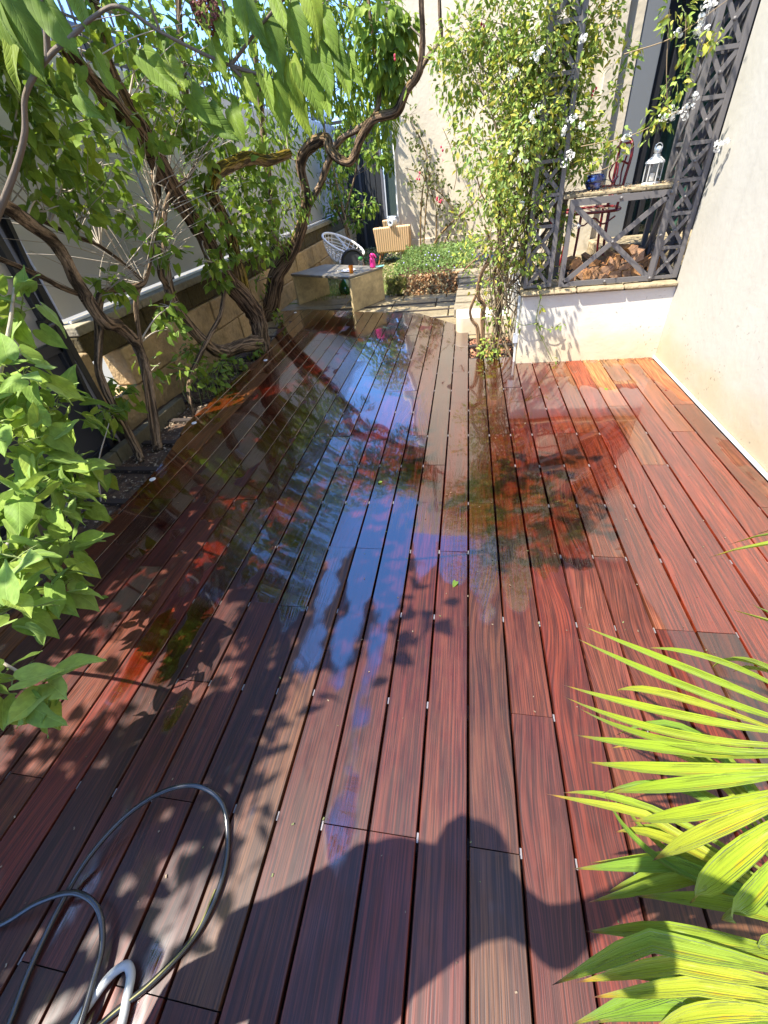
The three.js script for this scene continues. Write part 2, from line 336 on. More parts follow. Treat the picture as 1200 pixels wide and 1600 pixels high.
struct('soil', sheet(-3.0, -2.02, -7.0, 2.4, 60, 380, (x, z) => -0.05 + 0.05 * (fbm(x * 5, z * 5, 4) - 0.5) - 0.035 * sstep(-2.25, -2.1, x)), M.soil);
struct('mulch_bed', sheet(0.03, 0.5, -5.1, -4.15, 30, 50, (x, z) => -0.075 + 0.07 * (fbm(x * 9, z * 9, 4) - 0.5)), M.mulch);
const lawnTex = tex(512, 512, (u, v) => { const n = fbm(u * 8, v * 8, 4, 8, 8, 3), f = fbm(u * 60, v * 60, 3, 60, 60, 5), s = 0.55 + 0.6 * f; return [s * lerp(0.55, 0.62, n), s * 0.62, s * 0.24]; }, true, 0.7, 0.7);
struct('lawn', sheet(-3.2, -0.2, -14, -7.2, 60, 110, (x, z) => -0.04 + 0.03 * (fbm(x * 4, z * 4, 3) - 0.5)), std([0.55, 0.62, 0.45], 1, { map: lawnTex, bumpMap: lawnTex, bumpScale: 0.02 }));
{ // grass blades, denser where the sun reaches
  reseed(77);
  const g = new THREE.BufferGeometry();
  g.setAttribute('position', new THREE.Float32BufferAttribute([-0.004, 0, 0, 0.004, 0, 0, -0.003, 0.03, 0.004, 0.003, 0.03, 0.004, 0, 0.06, 0.016], 3));
  g.setIndex([0, 1, 2, 1, 3, 2, 2, 3, 4]); g.computeVertexNormals();
  const N = 16000, im = new THREE.InstancedMesh(g, std([1, 1, 1], 0.9, { transmission: 0.3, side: THREE.DoubleSide }), N), o = new THREE.Object3D(), c = new THREE.Color();
  for (let i = 0; i < N; i++) {
    let x, z; do { x = rr(-2.6, -0.9); z = rr(-11, -7.25); } while (rnd() < sstep(-9.2, -10.2, z) * 0.9 || (x < -1.6 && z > -8.2 && rnd() < 0.5));
    o.position.set(x, -0.05, z); o.rotation.set(rr(-0.5, 0.5), rr(0, 6.3), 0); o.scale.setScalar(rr(0.5, 1.2)); o.updateMatrix(); im.setMatrixAt(i, o.matrix);
    im.setColorAt(i, c.setRGB(...(rnd() < 0.6 ? [rr(0.14, 0.24), rr(0.22, 0.32), 0.06] : [rr(0.3, 0.42), rr(0.3, 0.38), 0.13])));
  }
  im.name = 'grass'; im.userData = { kind: 'stuff', label: 'short yellow green lawn grass behind the low table', category: 'grass' }; scene.add(im);
}
function litter(name, label, cat, N, place, cols, size) {
  const g = new THREE.PlaneGeometry(1, 0.55, 2, 1).rotateX(-PI / 2), p = g.attributes.position;
  for (let i = 0; i < p.count; i++) p.setY(i, abs(p.getX(i)) * 0.35);
  g.computeVertexNormals();
  const im = new THREE.InstancedMesh(g, std([1, 1, 1], 0.95, { side: THREE.DoubleSide }), N), o = new THREE.Object3D(), c = new THREE.Color();
  for (let i = 0; i < N; i++) {
    const [x, y, z] = place();
    o.position.set(x, y, z); o.rotation.set(rr(-0.4, 0.4), rr(0, 6.3), rr(-0.4, 0.4)); o.scale.setScalar(rr(...size)); o.updateMatrix(); im.setMatrixAt(i, o.matrix);
    const k = pick(cols), s = rr(0.6, 1.2); im.setColorAt(i, c.setRGB(k[0] * s, k[1] * s, k[2] * s));
  }
  im.name = name; im.userData = { kind: 'stuff', label, category: cat }; scene.add(im); return im;
}
reseed(5);
litter('fallen_leaves', 'dry fallen leaves covering the shaded ground under the wicker chair', 'leaf litter', 3200, () => [rr(-3, -0.9), -0.03, rr(-13, -8.3)], [[0.26, 0.20, 0.11], [0.36, 0.30, 0.18], [0.14, 0.10, 0.06], [0.3, 0.3, 0.1]], [0.03, 0.07]);
litter('bark_chips', 'brown chips and twigs on the soil beside the deck', 'mulch', 2600, () => { const z = rr(-6.2, 0.5); return [rr(-2.62, xLeft(z) + 0.02), -0.035, z]; }, [[0.16, 0.11, 0.07], [0.26, 0.20, 0.13], [0.08, 0.06, 0.04], [0.22, 0.18, 0.13]], [0.006, 0.026]);
litter('red_mulch', 'reddish brown chips around the foot of the climbing plant', 'mulch', 900, () => [rr(0.05, 0.46), -0.05, rr(-5, -4.2)], [[0.20, 0.08, 0.05], [0.30, 0.13, 0.07], [0.10, 0.05, 0.03], [0.36, 0.2, 0.1]], [0.012, 0.04]);

// ---------------------------------------------------------------- the deck
{
  reseed(42);
  const deck = struct('deck'), X0 = DECK.X0, P = DECK.P, G = 0.0065, J0 = -0.34, JS = 0.3935, zj = (k) => J0 - JS * k;
  const fixed = { '-3': [0, 6], 0: [0], 1: [1, 6], '-7': [0, 6], '-8': [-1, 1, 6], '-11': [0], '-4': [3], '-1': [3], 6: [2], 5: [6], 8: [8], 10: [7], 9: [6], 7: [5, 7], 4: [6], '-2': [5, 0] };
  const tones = [[0.082, 0.0155, 0.013], [0.064, 0.0150, 0.0135], [0.098, 0.0155, 0.0125], [0.070, 0.021, 0.0175], [0.105, 0.025, 0.019], [0.052, 0.0135, 0.0130], [0.082, 0.0185, 0.018], [0.115, 0.0170, 0.0125], [0.08, 0.031, 0.022]];
  const hw = P / 2 - G / 2;
  function plank(row, za, zb, tone) {                              // za nearer (larger z), zb farther
    const xc = X0 + (row + 0.5) * P, n = max(2, Math.ceil((za - zb) / 0.11)), cols = [-1, -0.62, -0.22, 0.22, 0.62, 1], top = hw - 0.0028;
    const cup = rr(0.0001, 0.0009), ph = rr(0, 100), ru = rnd(), rv = rnd(), roll = rr(-0.0011, 0.0011), lift = rr(-0.0012, 0.0012);
    const at = (c, t) => {
      let z = lerp(za, zb, t), x = xc + c * top;
      x = max(x, xLeft(z) + 0.001 * (c + 1)); z = max(z, zFar(x, row));
      const cc = (x - xc) / hw;
      return [x, lift + cup * cc * cc + roll * cc + 0.0009 * (fbm(z * 3.2 + ph, cc * 0.8 + ph, 2) - 0.5), z, cc];
    };
    const pos = [], uv = [], uv1 = [], col = [], idx = [];
    const vert = (x, y, z, cc) => {
      pos.push(x, y, z); uv.push((x - xc) * 1.7 + ru, z / 2.2 + rv);
      const U = (x - DECK.x0) / (DECK.x1 - DECK.x0), W = (z - DECK.z0) / (DECK.z1 - DECK.z0); uv1.push(U, W);
      const wet = wetAt(x, z), k = (0.82 + 0.4 * fbm(z * 1.3 + ph, cc * 0.7, 2)) * lerp(1.15, 1, wet);
      col.push(tone[0] * k * lerp(1, 0.72, wet), tone[1] * 1.22 * k * lerp(1, 0.4, wet), tone[2] * 1.06 * k * lerp(1, 0.34, wet));
      return pos.length / 3 - 1;
    };
    const C = cols.length;
    for (let i = 0; i <= n; i++) for (const c of cols) vert(...at(c, i / n));
    for (let i = 0; i < n; i++) for (let c = 0; c < C - 1; c++) { const a = i * C + c; idx.push(a, a + 1, a + C, a + 1, a + C + 1, a + C); }
    const gTop = [idx.length];
    // rounded arrises and sides
    for (const s of [-1, 1]) {
      const base = pos.length / 3;
      for (let i = 0; i <= n; i++) {
        const q = at(s, i / n), dx = q[0] > xc + s * top - 1e-4 && s > 0 || s < 0 && q[0] <= xc - top + 1e-4 ? 0.0028 : 0;
        vert(q[0], q[1], q[2], s); vert(q[0] + s * dx, q[1] - 0.0028, q[2], s); vert(q[0] + s * dx, -0.021, q[2], s);
      }
      for (let i = 0; i < n; i++) for (let k = 0; k < 2; k++) { const a = base + i * 3 + k; s > 0 ? idx.push(a, a + 1, a + 3, a + 1, a + 4, a + 3) : idx.push(a, a + 3, a + 1, a + 1, a + 3, a + 4); }
    }
    for (const e of [0, n]) {                                      // ends
      const base = pos.length / 3;
      for (const c of cols) { const q = at(c, e / n); vert(q[0], q[1], q[2], c); vert(q[0], -0.021, q[2], c); }
      for (let c = 0; c < C - 1; c++) { const a = base + c * 2; e ? idx.push(a, a + 2, a + 1, a + 2, a + 3, a + 1) : idx.push(a, a + 1, a + 2, a + 2, a + 1, a + 3); }
    }
    const g = new THREE.BufferGeometry();
    g.setAttribute('position', new THREE.Float32BufferAttribute(pos, 3));
    g.setAttribute('uv', new THREE.Float32BufferAttribute(uv, 2));
    g.setAttribute('uv1', new THREE.Float32BufferAttribute(uv1, 2));
    g.setAttribute('color', new THREE.Float32BufferAttribute(col, 3));
    g.setIndex(idx); g.computeVertexNormals();
    return g;
  }
  const clips = [];
  for (let row = -21; row <= 10; row++) {
    // where the row starts (near side) and ends
    const xb = X0 + (row + 1) * P - G;
    let zs = 1.95; while (zs > -7 && xLeft(zs) > xb - 0.012) zs -= 0.02;
    const ze = min(zFar(X0 + row * P + G, row), zFar(xb, row));
    if (zs - ze < 0.15) continue;
    let ks = (fixed[row] ?? []).slice().sort((a, b) => a - b), all = [];
    const free = (k) => ks.every((q) => abs(q - k) >= 3) && all.every((q) => abs(q - k) >= 3);
    for (let k = -5 + floor(rr(0, 3)); k < 17; k += 3 + floor(rr(0, 3))) if (free(k) && (row > -9 || k > 3)) all.push(k);
    all = [...all, ...ks].sort((a, b) => a - b);
    const cuts = [zs, ...all.map(zj).filter((z) => z < zs - 0.25 && z > ze + 0.25), ze];
    for (let i = 0; i + 1 < cuts.length; i++) {
      const last = i + 2 === cuts.length, dry = X0 + row * P > 1.0 && cuts[i] < -2.0;
      let t = pick(tones); const paintedSun = sstep(0.15, 1.0, X0 + row * P) * sstep(-0.6, -1.6, (cuts[i] + cuts[i + 1]) / 2); t = t.map((v, k) => lerp(v, (v * 1.6 + [0.10, 0.033, 0.023][k]), paintedSun)); if (row <= -15 && cuts[i] > -4) t = [0.15, 0.052, 0.02];  // sunlight and white wall reflection painted into the colour of the right-hand boards
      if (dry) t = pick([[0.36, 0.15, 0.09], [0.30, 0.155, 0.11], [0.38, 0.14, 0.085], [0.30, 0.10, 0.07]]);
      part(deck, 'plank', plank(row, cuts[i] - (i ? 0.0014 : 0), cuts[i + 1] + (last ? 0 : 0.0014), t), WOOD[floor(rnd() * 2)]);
    }
    for (let k = -3; k < 16; k++) { const z = zj(k); if (z < zs - 0.02 && z > ze + 0.02 && row < 10 && rnd() < 0.62) clips.push(new THREE.BoxGeometry(G * 0.9, 0.004, 0.024).translate(X0 + (row + 1) * P - G / 2 + G / 2, -0.008, z + rr(-0.006, 0.006))); }
  }
  const cl = part(deck, 'clip', clips, std([0.22, 0.20, 0.19], 0.4, { metalness: 0.4 })); cl.userData.kind = 'stuff';
  const jo = []; for (let k = -5; k < 17; k++) jo.push(box(4.3, 0.05, 0.05, [-0.55, -0.05, zj(k)]));
  part(deck, 'joist', jo, std([0.03, 0.02, 0.015], 0.9)).userData.kind = 'stuff';
  part(deck, 'void_sheet', box(4.0, 0.01, 6.2, [-0.4, -0.155, -1.15]), std([0.01, 0.01, 0.01], 0.9));  // black sheet in place of the dark void below the boards
  // thin pale bead along the foot of the house wall
  part(deck, 'edge_bead', box(0.012, 0.022, 6, [1.634, 0.004, -1.05], 0.004), M.white);
}
for (const [x, z, w] of [[-2.27, -2.97, 'nearest the double trunk'], [-2.13, -2.13, 'beside the heart leaved shrub'], [-2.2, -4.46, 'below the thick leaning trunk'], [-2.52, -6.5, 'near the corner of the concrete table']])
  solo('deck_light', lathe([[0, 0.004], [0.016, 0.004], [0.021, 0.0025], [0.022, 0.001], [0.022, -0.01]], 20), M.disc, 'small round white deck light ' + w, 'deck light', [x, 0.001, z], undefined, 'round lights along the deck edge');

// ---------------------------------------------------------------- stone path and steps
{
  reseed(9);
  const path = struct('stone_path');
  for (let r = 0, z = -4.95; z > -7.5; r++) {
    const d = rr(0.42, 0.6);
    for (let x = -3.2 + rr(-0.4, 0); x < 0.1;) {
      const w = rr(0.55, 1.0), zc = z - d / 2, xc = x + w / 2;
      if (!(zc > -5.4 && xc < -0.6) && !(zc < -7.3 && xc < -0.9)) {
        const g = new RoundedBoxGeometry(w - 0.014, 0.07, d - 0.014, 2, 0.012);
        const p = g.attributes.position; for (let i = 0; i < p.count; i++) if (p.getY(i) > 0) p.setY(i, p.getY(i) + 0.012 * (fbm((p.getX(i) + xc) * 5, (p.getZ(i) + zc) * 5, 3) - 0.5));
        g.computeVertexNormals();
        part(path, 'flagstone', uvBox(g), M.flag[floor(rnd() * 4)], [xc, -0.068 + rr(-0.006, 0.006), zc]);
      }
      x += w;
    }
    z -= d;
  }
}
{
  reseed(19);
  const st = thing('stone_steps', 'pale stone steps with a rounded white front behind the climbing plant', 'steps');
  const cv = new THREE.Shape(); cv.moveTo(-0.02, 0); cv.lineTo(0.46, 0); cv.lineTo(0.46, 0.46); cv.lineTo(-0.1, 0.46); cv.lineTo(-0.1, 0.12); cv.quadraticCurveTo(-0.1, 0, -0.02, 0);
  part(st, 'riser', uvBox(new THREE.ExtrudeGeometry(cv, { depth: 0.2, bevelEnabled: true, bevelSize: 0.006, bevelThickness: 0.006, bevelSegments: 2 }).rotateX(-PI / 2)), M.wallBright, [0, -0.05, -5.05]);
  for (let i = 0; i < 7; i++) {
    const g = new RoundedBoxGeometry(0.6, 0.1 + 0.004 * (i % 3), 0.27, 2, 0.012), p = g.attributes.position;
    for (let k = 0; k < p.count; k++) p.setY(k, p.getY(k) + 0.012 * (fbm(p.getX(k) * 8 + i, p.getZ(k) * 8, 3) - 0.5));
    g.computeVertexNormals();
    part(st, 'tread', uvBox(g), M.step, [0.18 + rr(-0.02, 0.02), 0.115 + i * 0.012, -5.55 - i * 0.285]);
  }
}

// ---------------------------------------------------------------- the house
{
  const h = thing('house', 'cream rendered house with a white side wing and a dark glazed door', 'house');
  const WX = 1.645;
  part(h, 'side_wall', box(3.2, 7, 9, [WX + 1.6, 3.5, -4.05 + 4.5]), M.wallWhite);
  part(h, 'back_wall', box(2.3, 8, 0.3, [-0.225, 4, -10.55]), M.wallCream);
  part(h, 'plinth', box(2.9, 0.36, 0.06, [0.09, 0.18 - 0.01, -10.385], 0.012), M.plinth);
  const pipe = part(h, 'downpipe', [tube([[-1.39, -0.1, -10.37, 0.017], [-1.39, 4, -10.37, 0.017], [-1.39, 7.6, -10.37, 0.017]], { seg: 10, step: 0.4 })], M.white);
  for (const y of [0.4, 2, 3.6]) part(pipe, 'bracket', box(0.085, 0.03, 0.05, [-1.4, y, -10.375], 0.004), M.iron);
  part(h, 'return_wall', box(0.3, 8, 4.64, [0.92, 4, -8.075]), M.wallCream);
  part(h, 'door_wall', [box(0.62, 6.4, 0.25, [1.08, 3.8, -5.625]), box(2.0, 3.4, 0.25, [2.4, 5.3, -5.625]), box(1.6, 6.4, 0.25, [4.2, 3.8, -5.625])], M.wallCream);
  part(h, 'pilaster', box(0.12, 3.0, 0.05, [1.2, 2.1, -5.477], 0.006), M.wallCream);
  part(h, 'shutter', [box(0.19, 2.9, 0.04, [1.48, 2.07, -5.53], 0.006)], M.shutter);
  const d = part(h, 'door_frame', [box(0.07, 2.9, 0.09, [1.615, 2.07, -5.58], 0.006), box(0.05, 2.9, 0.09, [1.725, 2.07, -5.6], 0.006), box(0.06, 2.9, 0.09, [2.75, 2.07, -5.6]), box(1.2, 0.08, 0.09, [2.2, 3.52, -5.6]), box(1.2, 0.1, 0.09, [2.2, 0.68, -5.6]), box(0.06, 2.8, 0.06, [2.28, 2.1, -5.6])], M.black);
  part(d, 'pane', box(0.5, 2.72, 0.008, [2.0, 2.1, -5.6]), M.glassTint);
  part(d, 'pane', box(0.42, 2.72, 0.008, [2.52, 2.1, -5.6]), M.glassTint);
  part(d, 'handle', wire([[1.725, 1.55, -5.55], [1.725, 1.55, -5.5], [1.725, 1.72, -5.5], [1.725, 1.72, -5.55]], 0.009), M.black);
  const curt = new THREE.PlaneGeometry(1.3, 2.8, 90, 1), cp = curt.attributes.position; for (let i = 0; i < cp.count; i++) cp.setZ(i, 0.03 * sin(cp.getX(i) * 42) + 0.02 * sin(cp.getX(i) * 17)); curt.computeVertexNormals();
  part(h, 'curtain', curt, std([0.10, 0.16, 0.14], 0.9, { side: THREE.DoubleSide }), [2.3, 2.1, -5.75]);
  part(h, 'room', [box(3.5, 0.1, 3, [2.9, 0.6, -7.2]), box(3.5, 3, 0.1, [2.9, 2, -8.7]), box(3.5, 0.1, 3, [2.9, 3.7, -7.2])], std([0.12, 0.11, 0.10], 0.9));
  part(h, 'added_overhang', box(3.2, 0.16, 1.75, [2.75, 3.3, -4.62], 0.01), M.wallCream);  // unseen slab added to throw shade on the upper side wall
  part(h, 'doorstep', box(1.5, 0.14, 0.5, [2.0, 0.67, -5.25], 0.015), M.ledge);
}
{
  const t = thing('terrace', 'raised terrace with a white rendered front and stone ledge', 'terrace');
  part(t, 'front_wall', box(1.172, 0.57, 0.16, [1.058, 0.275, -4.112]), M.wallBright);
  part(t, 'side_wall', box(0.14, 0.57, 1.3, [0.546, 0.275, -4.845]), M.wallBright);
  part(t, 'core', box(3.4, 0.56, 1.3, [2.33, 0.28, -4.85]), M.plinth);
  reseed(31);
  for (let i = 0, x = 0.455; x < 1.62; i++) {
    const w = min([0.44, 0.36, 0.5][i % 3], 1.644 - x), g = new RoundedBoxGeometry(w - 0.006, 0.036, 0.28, 3, 0.012), p = g.attributes.position;
    for (let k = 0; k < p.count; k++) { const n = fbm((p.getX(k) + x) * 16, p.getY(k) * 20 + p.getZ(k) * 9, 3) - 0.5; p.setZ(k, p.getZ(k) + 0.03 * n); p.setY(k, p.getY(k) + 0.012 * n); }
    g.computeVertexNormals();
    part(t, 'ledge_stone', uvBox(g), M.ledge, [x + w / 2, 0.588, -4.135]);
    x += w;
  }
  for (let i = 0; i < 4; i++) for (let j = 0; j < 3; j++) part(t, 'paving_stone', box(0.6, 0.04, 0.4, [0, 0, 0], 0.008), M.flag[(i + j) % 4], [0.8 + i * 0.61, 0.585 + 0.002 * ((i + j) % 3), -4.46 - j * 0.41]);
  const pipe = part(t, 'drainpipe', [tube([[0.456, -0.05, -4.09, 0.012], [0.456, 0.3, -4.09, 0.012], [0.456, 0.56, -4.09, 0.012]], { seg: 10, step: 0.2 })], std([0.5, 0.5, 0.48], 0.5));
  part(pipe, 'joint', box(0.045, 0.08, 0.045, [0.45, 0.21, -4.085], 0.008), std([0.4, 0.42, 0.46], 0.5));
}
// lattice pillars: square columns of flat iron with crosses on each storey
function lattice(label, x0, x1, z0, z1, ys) {
  const t = thing('lattice_pillar', label, 'iron pillar', [0, 0, 0], 0, 'iron lattice pillars on the terrace');
  const W = 0.034, T = 0.02, top = ys[ys.length - 1], bot = ys[0];
  for (const x of [x0, x1]) for (const z of [z0, z1]) part(t, 'post', box(W, top - bot, W, [x, (top + bot) / 2, z], 0.003), M.iron);
  for (const y of ys) part(t, 'rail', [box(x1 - x0 - W, 0.022, T, [(x0 + x1) / 2, y + 0.011, z0]), box(x1 - x0 - W, 0.022, T, [(x0 + x1) / 2, y + 0.011, z1]), box(T, 0.022, abs(z1 - z0) - W, [x0, y + 0.011, (z0 + z1) / 2]), box(T, 0.022, abs(z1 - z0) - W, [x1, y + 0.011, (z0 + z1) / 2])], M.iron);
  for (let i = 0; i + 1 < ys.length; i++) {
    const a = ys[i] + 0.03, b = ys[i + 1] - 0.006, dx = 0.018, boss = (x, y, z) => new THREE.SphereGeometry(0.011, 10, 8).translate(x, y, z);
    for (const z of [z0, z1]) { const s = z === z0 ? 0.004 : -0.004; part(t, 'cross', [bar([x0 + dx, a, z + s], [x1 - dx, b, z + s], 0.026, 0.006), bar([x0 + dx, b, z - s], [x1 - dx, a, z - s], 0.026, 0.006), boss((x0 + x1) / 2, (a + b) / 2, z + s * 2)], M.iron); }
    for (const x of [x0, x1]) part(t, 'cross', [bar([x + 0.004, a, z0 - dx], [x + 0.004, b, z1 + dx], 0.026, 0.006, V(1, 0, 0)), bar([x - 0.004, b, z0 - dx], [x - 0.004, a, z1 + dx], 0.026, 0.006, V(1, 0, 0))], M.iron);
  }
}
lattice('grey iron lattice pillar with crossed bars against the white wall', 1.455, 1.625, -4.08, -4.26, [0.618, 0.82, 1.035, 1.23, 1.43, 1.65, 1.87, 2.1, 2.33, 2.56, 2.79, 3.02]);
lattice('grey iron lattice pillar buried in the flowering climber', 0.49, 0.68, -4.08, -4.26, [0.618, 0.82, 1.035, 1.23, 1.43, 1.65, 1.87, 2.1, 2.33, 2.56, 2.79, 3.02]);
{
  const r = thing('log_rack', 'grey iron rack with a big riveted cross holding the firewood', 'log rack');
  const xa = 0.77, xb = 1.435, y0 = 0.614, y1 = 1.2, zf = -4.06, zr = -4.37, W = 0.036;
  const rivet = (x, y) => new THREE.SphereGeometry(0.012, 10, 8).translate(x, y, zf + 0.017);
  part(r, 'front_frame', [box(W, y1 - y0, 0.02, [xa, (y0 + y1) / 2, zf]), box(W, y1 - y0, 0.02, [xb, (y0 + y1) / 2, zf]), box(xb - xa - W, 0.036, 0.02, [(xa + xb) / 2, y0 + 0.018, zf]), box(xb - xa - W, 0.042, 0.02, [(xa + xb) / 2, y1 - 0.021, zf])], M.iron);
  part(r, 'cross', [bar([xa + 0.018, y0 + 0.03, zf + 0.006], [xb - 0.018, y1 - 0.04, zf + 0.006], 0.036, 0.008), bar([xa + 0.018, y1 - 0.04, zf - 0.003], [xb - 0.018, y0 + 0.03, zf - 0.003], 0.036, 0.008)], M.iron);
  part(r, 'rivet', [rivet((xa + xb) / 2, (y0 + y1) / 2), rivet(xb, y0 + 0.02), rivet(xb, y1 - 0.02), rivet(xb, 0.92), rivet((xa + xb) / 2, y1 - 0.02), rivet((xa + xb) / 2, y0 + 0.02)], M.iron);
  for (const x of [xa, xb]) part(r, 'back_post', box(W, y1 - y0, 0.03, [x, (y0 + y1) / 2, zr]), M.iron);
  part(r, 'brace', [bar([xb - 0.02, y0 + 0.02, zr], [xb - 0.004, y1 - 0.05, zf - 0.02], 0.028, 0.01, V(1, 0, 0))], M.iron);
  const g = new RoundedBoxGeometry(0.78, 0.028, 0.31, 4, 0.01), p = g.attributes.position;
  for (let k = 0; k < p.count; k++) p.setZ(k, p.getZ(k) + 0.012 * (fbm(p.getX(k) * 14, p.getY(k) * 9, 3) - 0.5));
  g.computeVertexNormals();
  part(r, 'shelf', uvBox(g), M.ledge, [1.09, 1.218, -4.225]);
}
reseed(61);
litter('dry_petals', 'dry petals and leaf crumbs scattered on the stone shelf', 'leaf litter', 240, () => [rr(0.72, 1.46), 1.237, rr(-4.5, -4.04)], [[0.34, 0.22, 0.12], [0.45, 0.34, 0.2], [0.2, 0.12, 0.07]], [0.008, 0.02]);

// ---------------------------------------------------------------- garden wall, metal fence, gates, what lies beyond
{
  reseed(88);
  const w = thing('garden_wall', 'low sandstone garden wall with mossy top under the grey metal fence', 'wall');
  const rows = [[-0.15, 0.24], [0.24, 0.56]];
  rows.forEach(([a, b], r) => {
    for (let z = -2.95 - r * 0.3; z > -13;) {
      const L = rr(0.6, 1.0), g = new RoundedBoxGeometry(0.22, b - a - 0.008, L - 0.01, 3, 0.016), p = g.attributes.position;
      for (let k = 0; k < p.count; k++) p.setX(k, p.getX(k) + 0.028 * (fbm((p.getZ(k) + z) * 6, p.getY(k) * 8 + r * 5, 4) - 0.5));
      g.computeVertexNormals();
      part(w, 'stone_block', uvBox(g), pick(M.sand), [-3.0 + rr(-0.008, 0.008), (a + b) / 2, z - L / 2]);
      z -= L;
    }
  });
  for (let z = -2.9; z > -13; z -= 0.82) {
    const g = new RoundedBoxGeometry(0.21, 0.2, 0.81, 4, 0.02), p = g.attributes.position;
    for (let k = 0; k < p.count; k++) p.setX(k, p.getX(k) + 0.03 * (fbm((p.getZ(k) + z) * 9, p.getY(k) * 11, 4) - 0.5));
    g.computeVertexNormals();
    part(w, 'mossy_course', uvBox(g), M.moss, [-3.0, 0.665, z - 0.41]);
    part(w, 'coping_stone', box(0.26, 0.07, 0.812, [0, 0, 0], 0.012), M.coping, [-2.995, 0.802, z - 0.41]);
  }
  part(w, 'end_block', box(0.24, 0.8, 0.2, [-3.0, 0.25, -2.82], 0.02), M.sand[0]);
  const k = thing('kerb', 'mossy concrete kerb along the soil strip below the black gate', 'kerb');
  for (let z = 1.5; z > -3.2; z -= 0.98) part(k, 'kerb_stone', box(0.075, 0.2, 0.97, [-2.64, -0.045, z - 0.49], 0.01), M.kerb);
}
{
  const f = thing('metal_fence', 'tall grey sheet metal fence with a spiked black railing on top', 'fence');
  for (let i = 0, z = -2.98; z > -12.5; i++, z -= 1.62) {
    part(f, 'panel', box(0.02, 1.55, 1.59, [-3.03, 1.65, z - 0.81], 0.003), M.panel);
    part(f, 'post', box(0.05, 2.0, 0.05, [-3.07, 1.6, z - 0.81 * 0 - 0.0], 0.003), M.ironDark);
  }
  part(f, 'base_strip', box(0.03, 0.018, 9.6, [-2.985, 0.848, -7.8], 0.003), M.white);
  const sp = []; for (let z = -3; z > -12.6; z -= 0.105) { sp.push(box(0.014, 0.36, 0.014, [-3.06, 2.6, z])); sp.push(new THREE.ConeGeometry(0.014, 0.07, 6).translate(-3.06, 2.815, z)); }
  sp.push(box(0.02, 0.02, 9.7, [-3.06, 2.47, -7.8]), box(0.016, 0.016, 9.7, [-3.06, 2.68, -7.8]));
  part(f, 'railing_spike', sp, M.ironDark).userData.kind = 'stuff';
}
{
  const g = thing('black_gate', 'black metal garden gate with a dark panel behind the heart leaved shrub', 'gate');
  const X = -2.82;
  for (const z of [-2.72, -1.35]) part(g, 'post', box(0.05, 2.6, 0.055, [X, 1.18, z], 0.004), M.black);
  part(g, 'frame', [box(0.045, 0.07, 1.28, [X, 0.0, -2.035], 0.004), box(0.045, 0.075, 1.28, [X, 0.78, -2.035], 0.004), box(0.045, 0.06, 1.28, [X, 2.3, -2.035], 0.004), box(0.045, 2.3, 0.05, [X, 1.15, -2.64], 0.004), box(0.045, 2.3, 0.05, [X, 1.15, -1.42], 0.004)], M.ironDark);
  part(g, 'lower_panel', box(0.008, 0.72, 1.18, [X - 0.02, 0.39, -2.03]), std([0.035, 0.035, 0.04], 0.6));
  part(g, 'upper_panel', box(0.008, 1.48, 1.18, [X - 0.02, 1.55, -2.03]), M.panel);
  part(g, 'stay_bar', bar([X + 0.04, 0.0, -2.56], [X + 0.04, 1.7, -2.76], 0.03, 0.03, V(1, 0, 0)), M.black);
  const l = part(g, 'lock_case', box(0.06, 0.13, 0.07, [X + 0.02, 0.9, -2.62], 0.006), M.black);
  part(l, 'handle', wire([[X + 0.05, 0.93, -2.62], [X + 0.09, 0.93, -2.62], [X + 0.09, 0.93, -2.52]], 0.009), M.iron);
  const s = thing('dark_fence_panel', 'dark grey fence panel to the left of the black gate', 'fence');
  part(s, 'panel', box(0.02, 2.4, 2.6, [-2.86, 1.1, 0.0], 0.003), M.panel);
  part(s, 'post', box(0.05, 2.5, 0.05, [-2.84, 1.15, 1.3], 0.003), M.black);
}
{
  const g = thing('back_gate', 'tall dark slatted screen with a glass door at the far end of the garden', 'gate');
  for (let i = 0, x = -4.2; x < -2.13; i++, x += 0.135) part(g, 'slat', box(0.12, 2.5, 0.03, [x, 1.2, -13.0 + 0.012 * (i % 2)], 0.004), M.darkSlat);
  part(g, 'post', box(0.055, 2.7, 0.07, [-2.07, 1.3, -12.95], 0.004), std([0.12, 0.12, 0.13], 0.5));
  part(g, 'post', box(0.05, 2.55, 0.05, [-2.62, 1.25, -12.93], 0.004), std([0.07, 0.07, 0.075], 0.5));
  for (const x of [-1.97, -1.83, -1.69, -1.55, -1.41, -1.27]) part(g, 'slat', box(0.125, 2.45, 0.03, [x, 1.2, -13.4], 0.004), std([0.03, 0.04, 0.04], 0.5));
  part(g, 'pane', box(0.78, 2.4, 0.01, [-1.62, 1.2, -13.0]), std([0.05, 0.07, 0.065], 0.06, { specularIntensity: 1 }));
  part(g, 'backing', box(2.3, 2.4, 0.02, [-3.2, 1.2, -13.04]), M.black);
  part(g, 'backing', box(0.9, 2.4, 0.02, [-1.62, 1.2, -13.45]), M.black);
  part(g, 'top_rail', box(3.2, 0.06, 0.06, [-2.7, 2.5, -12.96], 0.004), M.black);
  part(g, 'end_panel', box(0.03, 2.4, 2.4, [-3.05, 1.2, -11.7]), M.darkSlat);
}
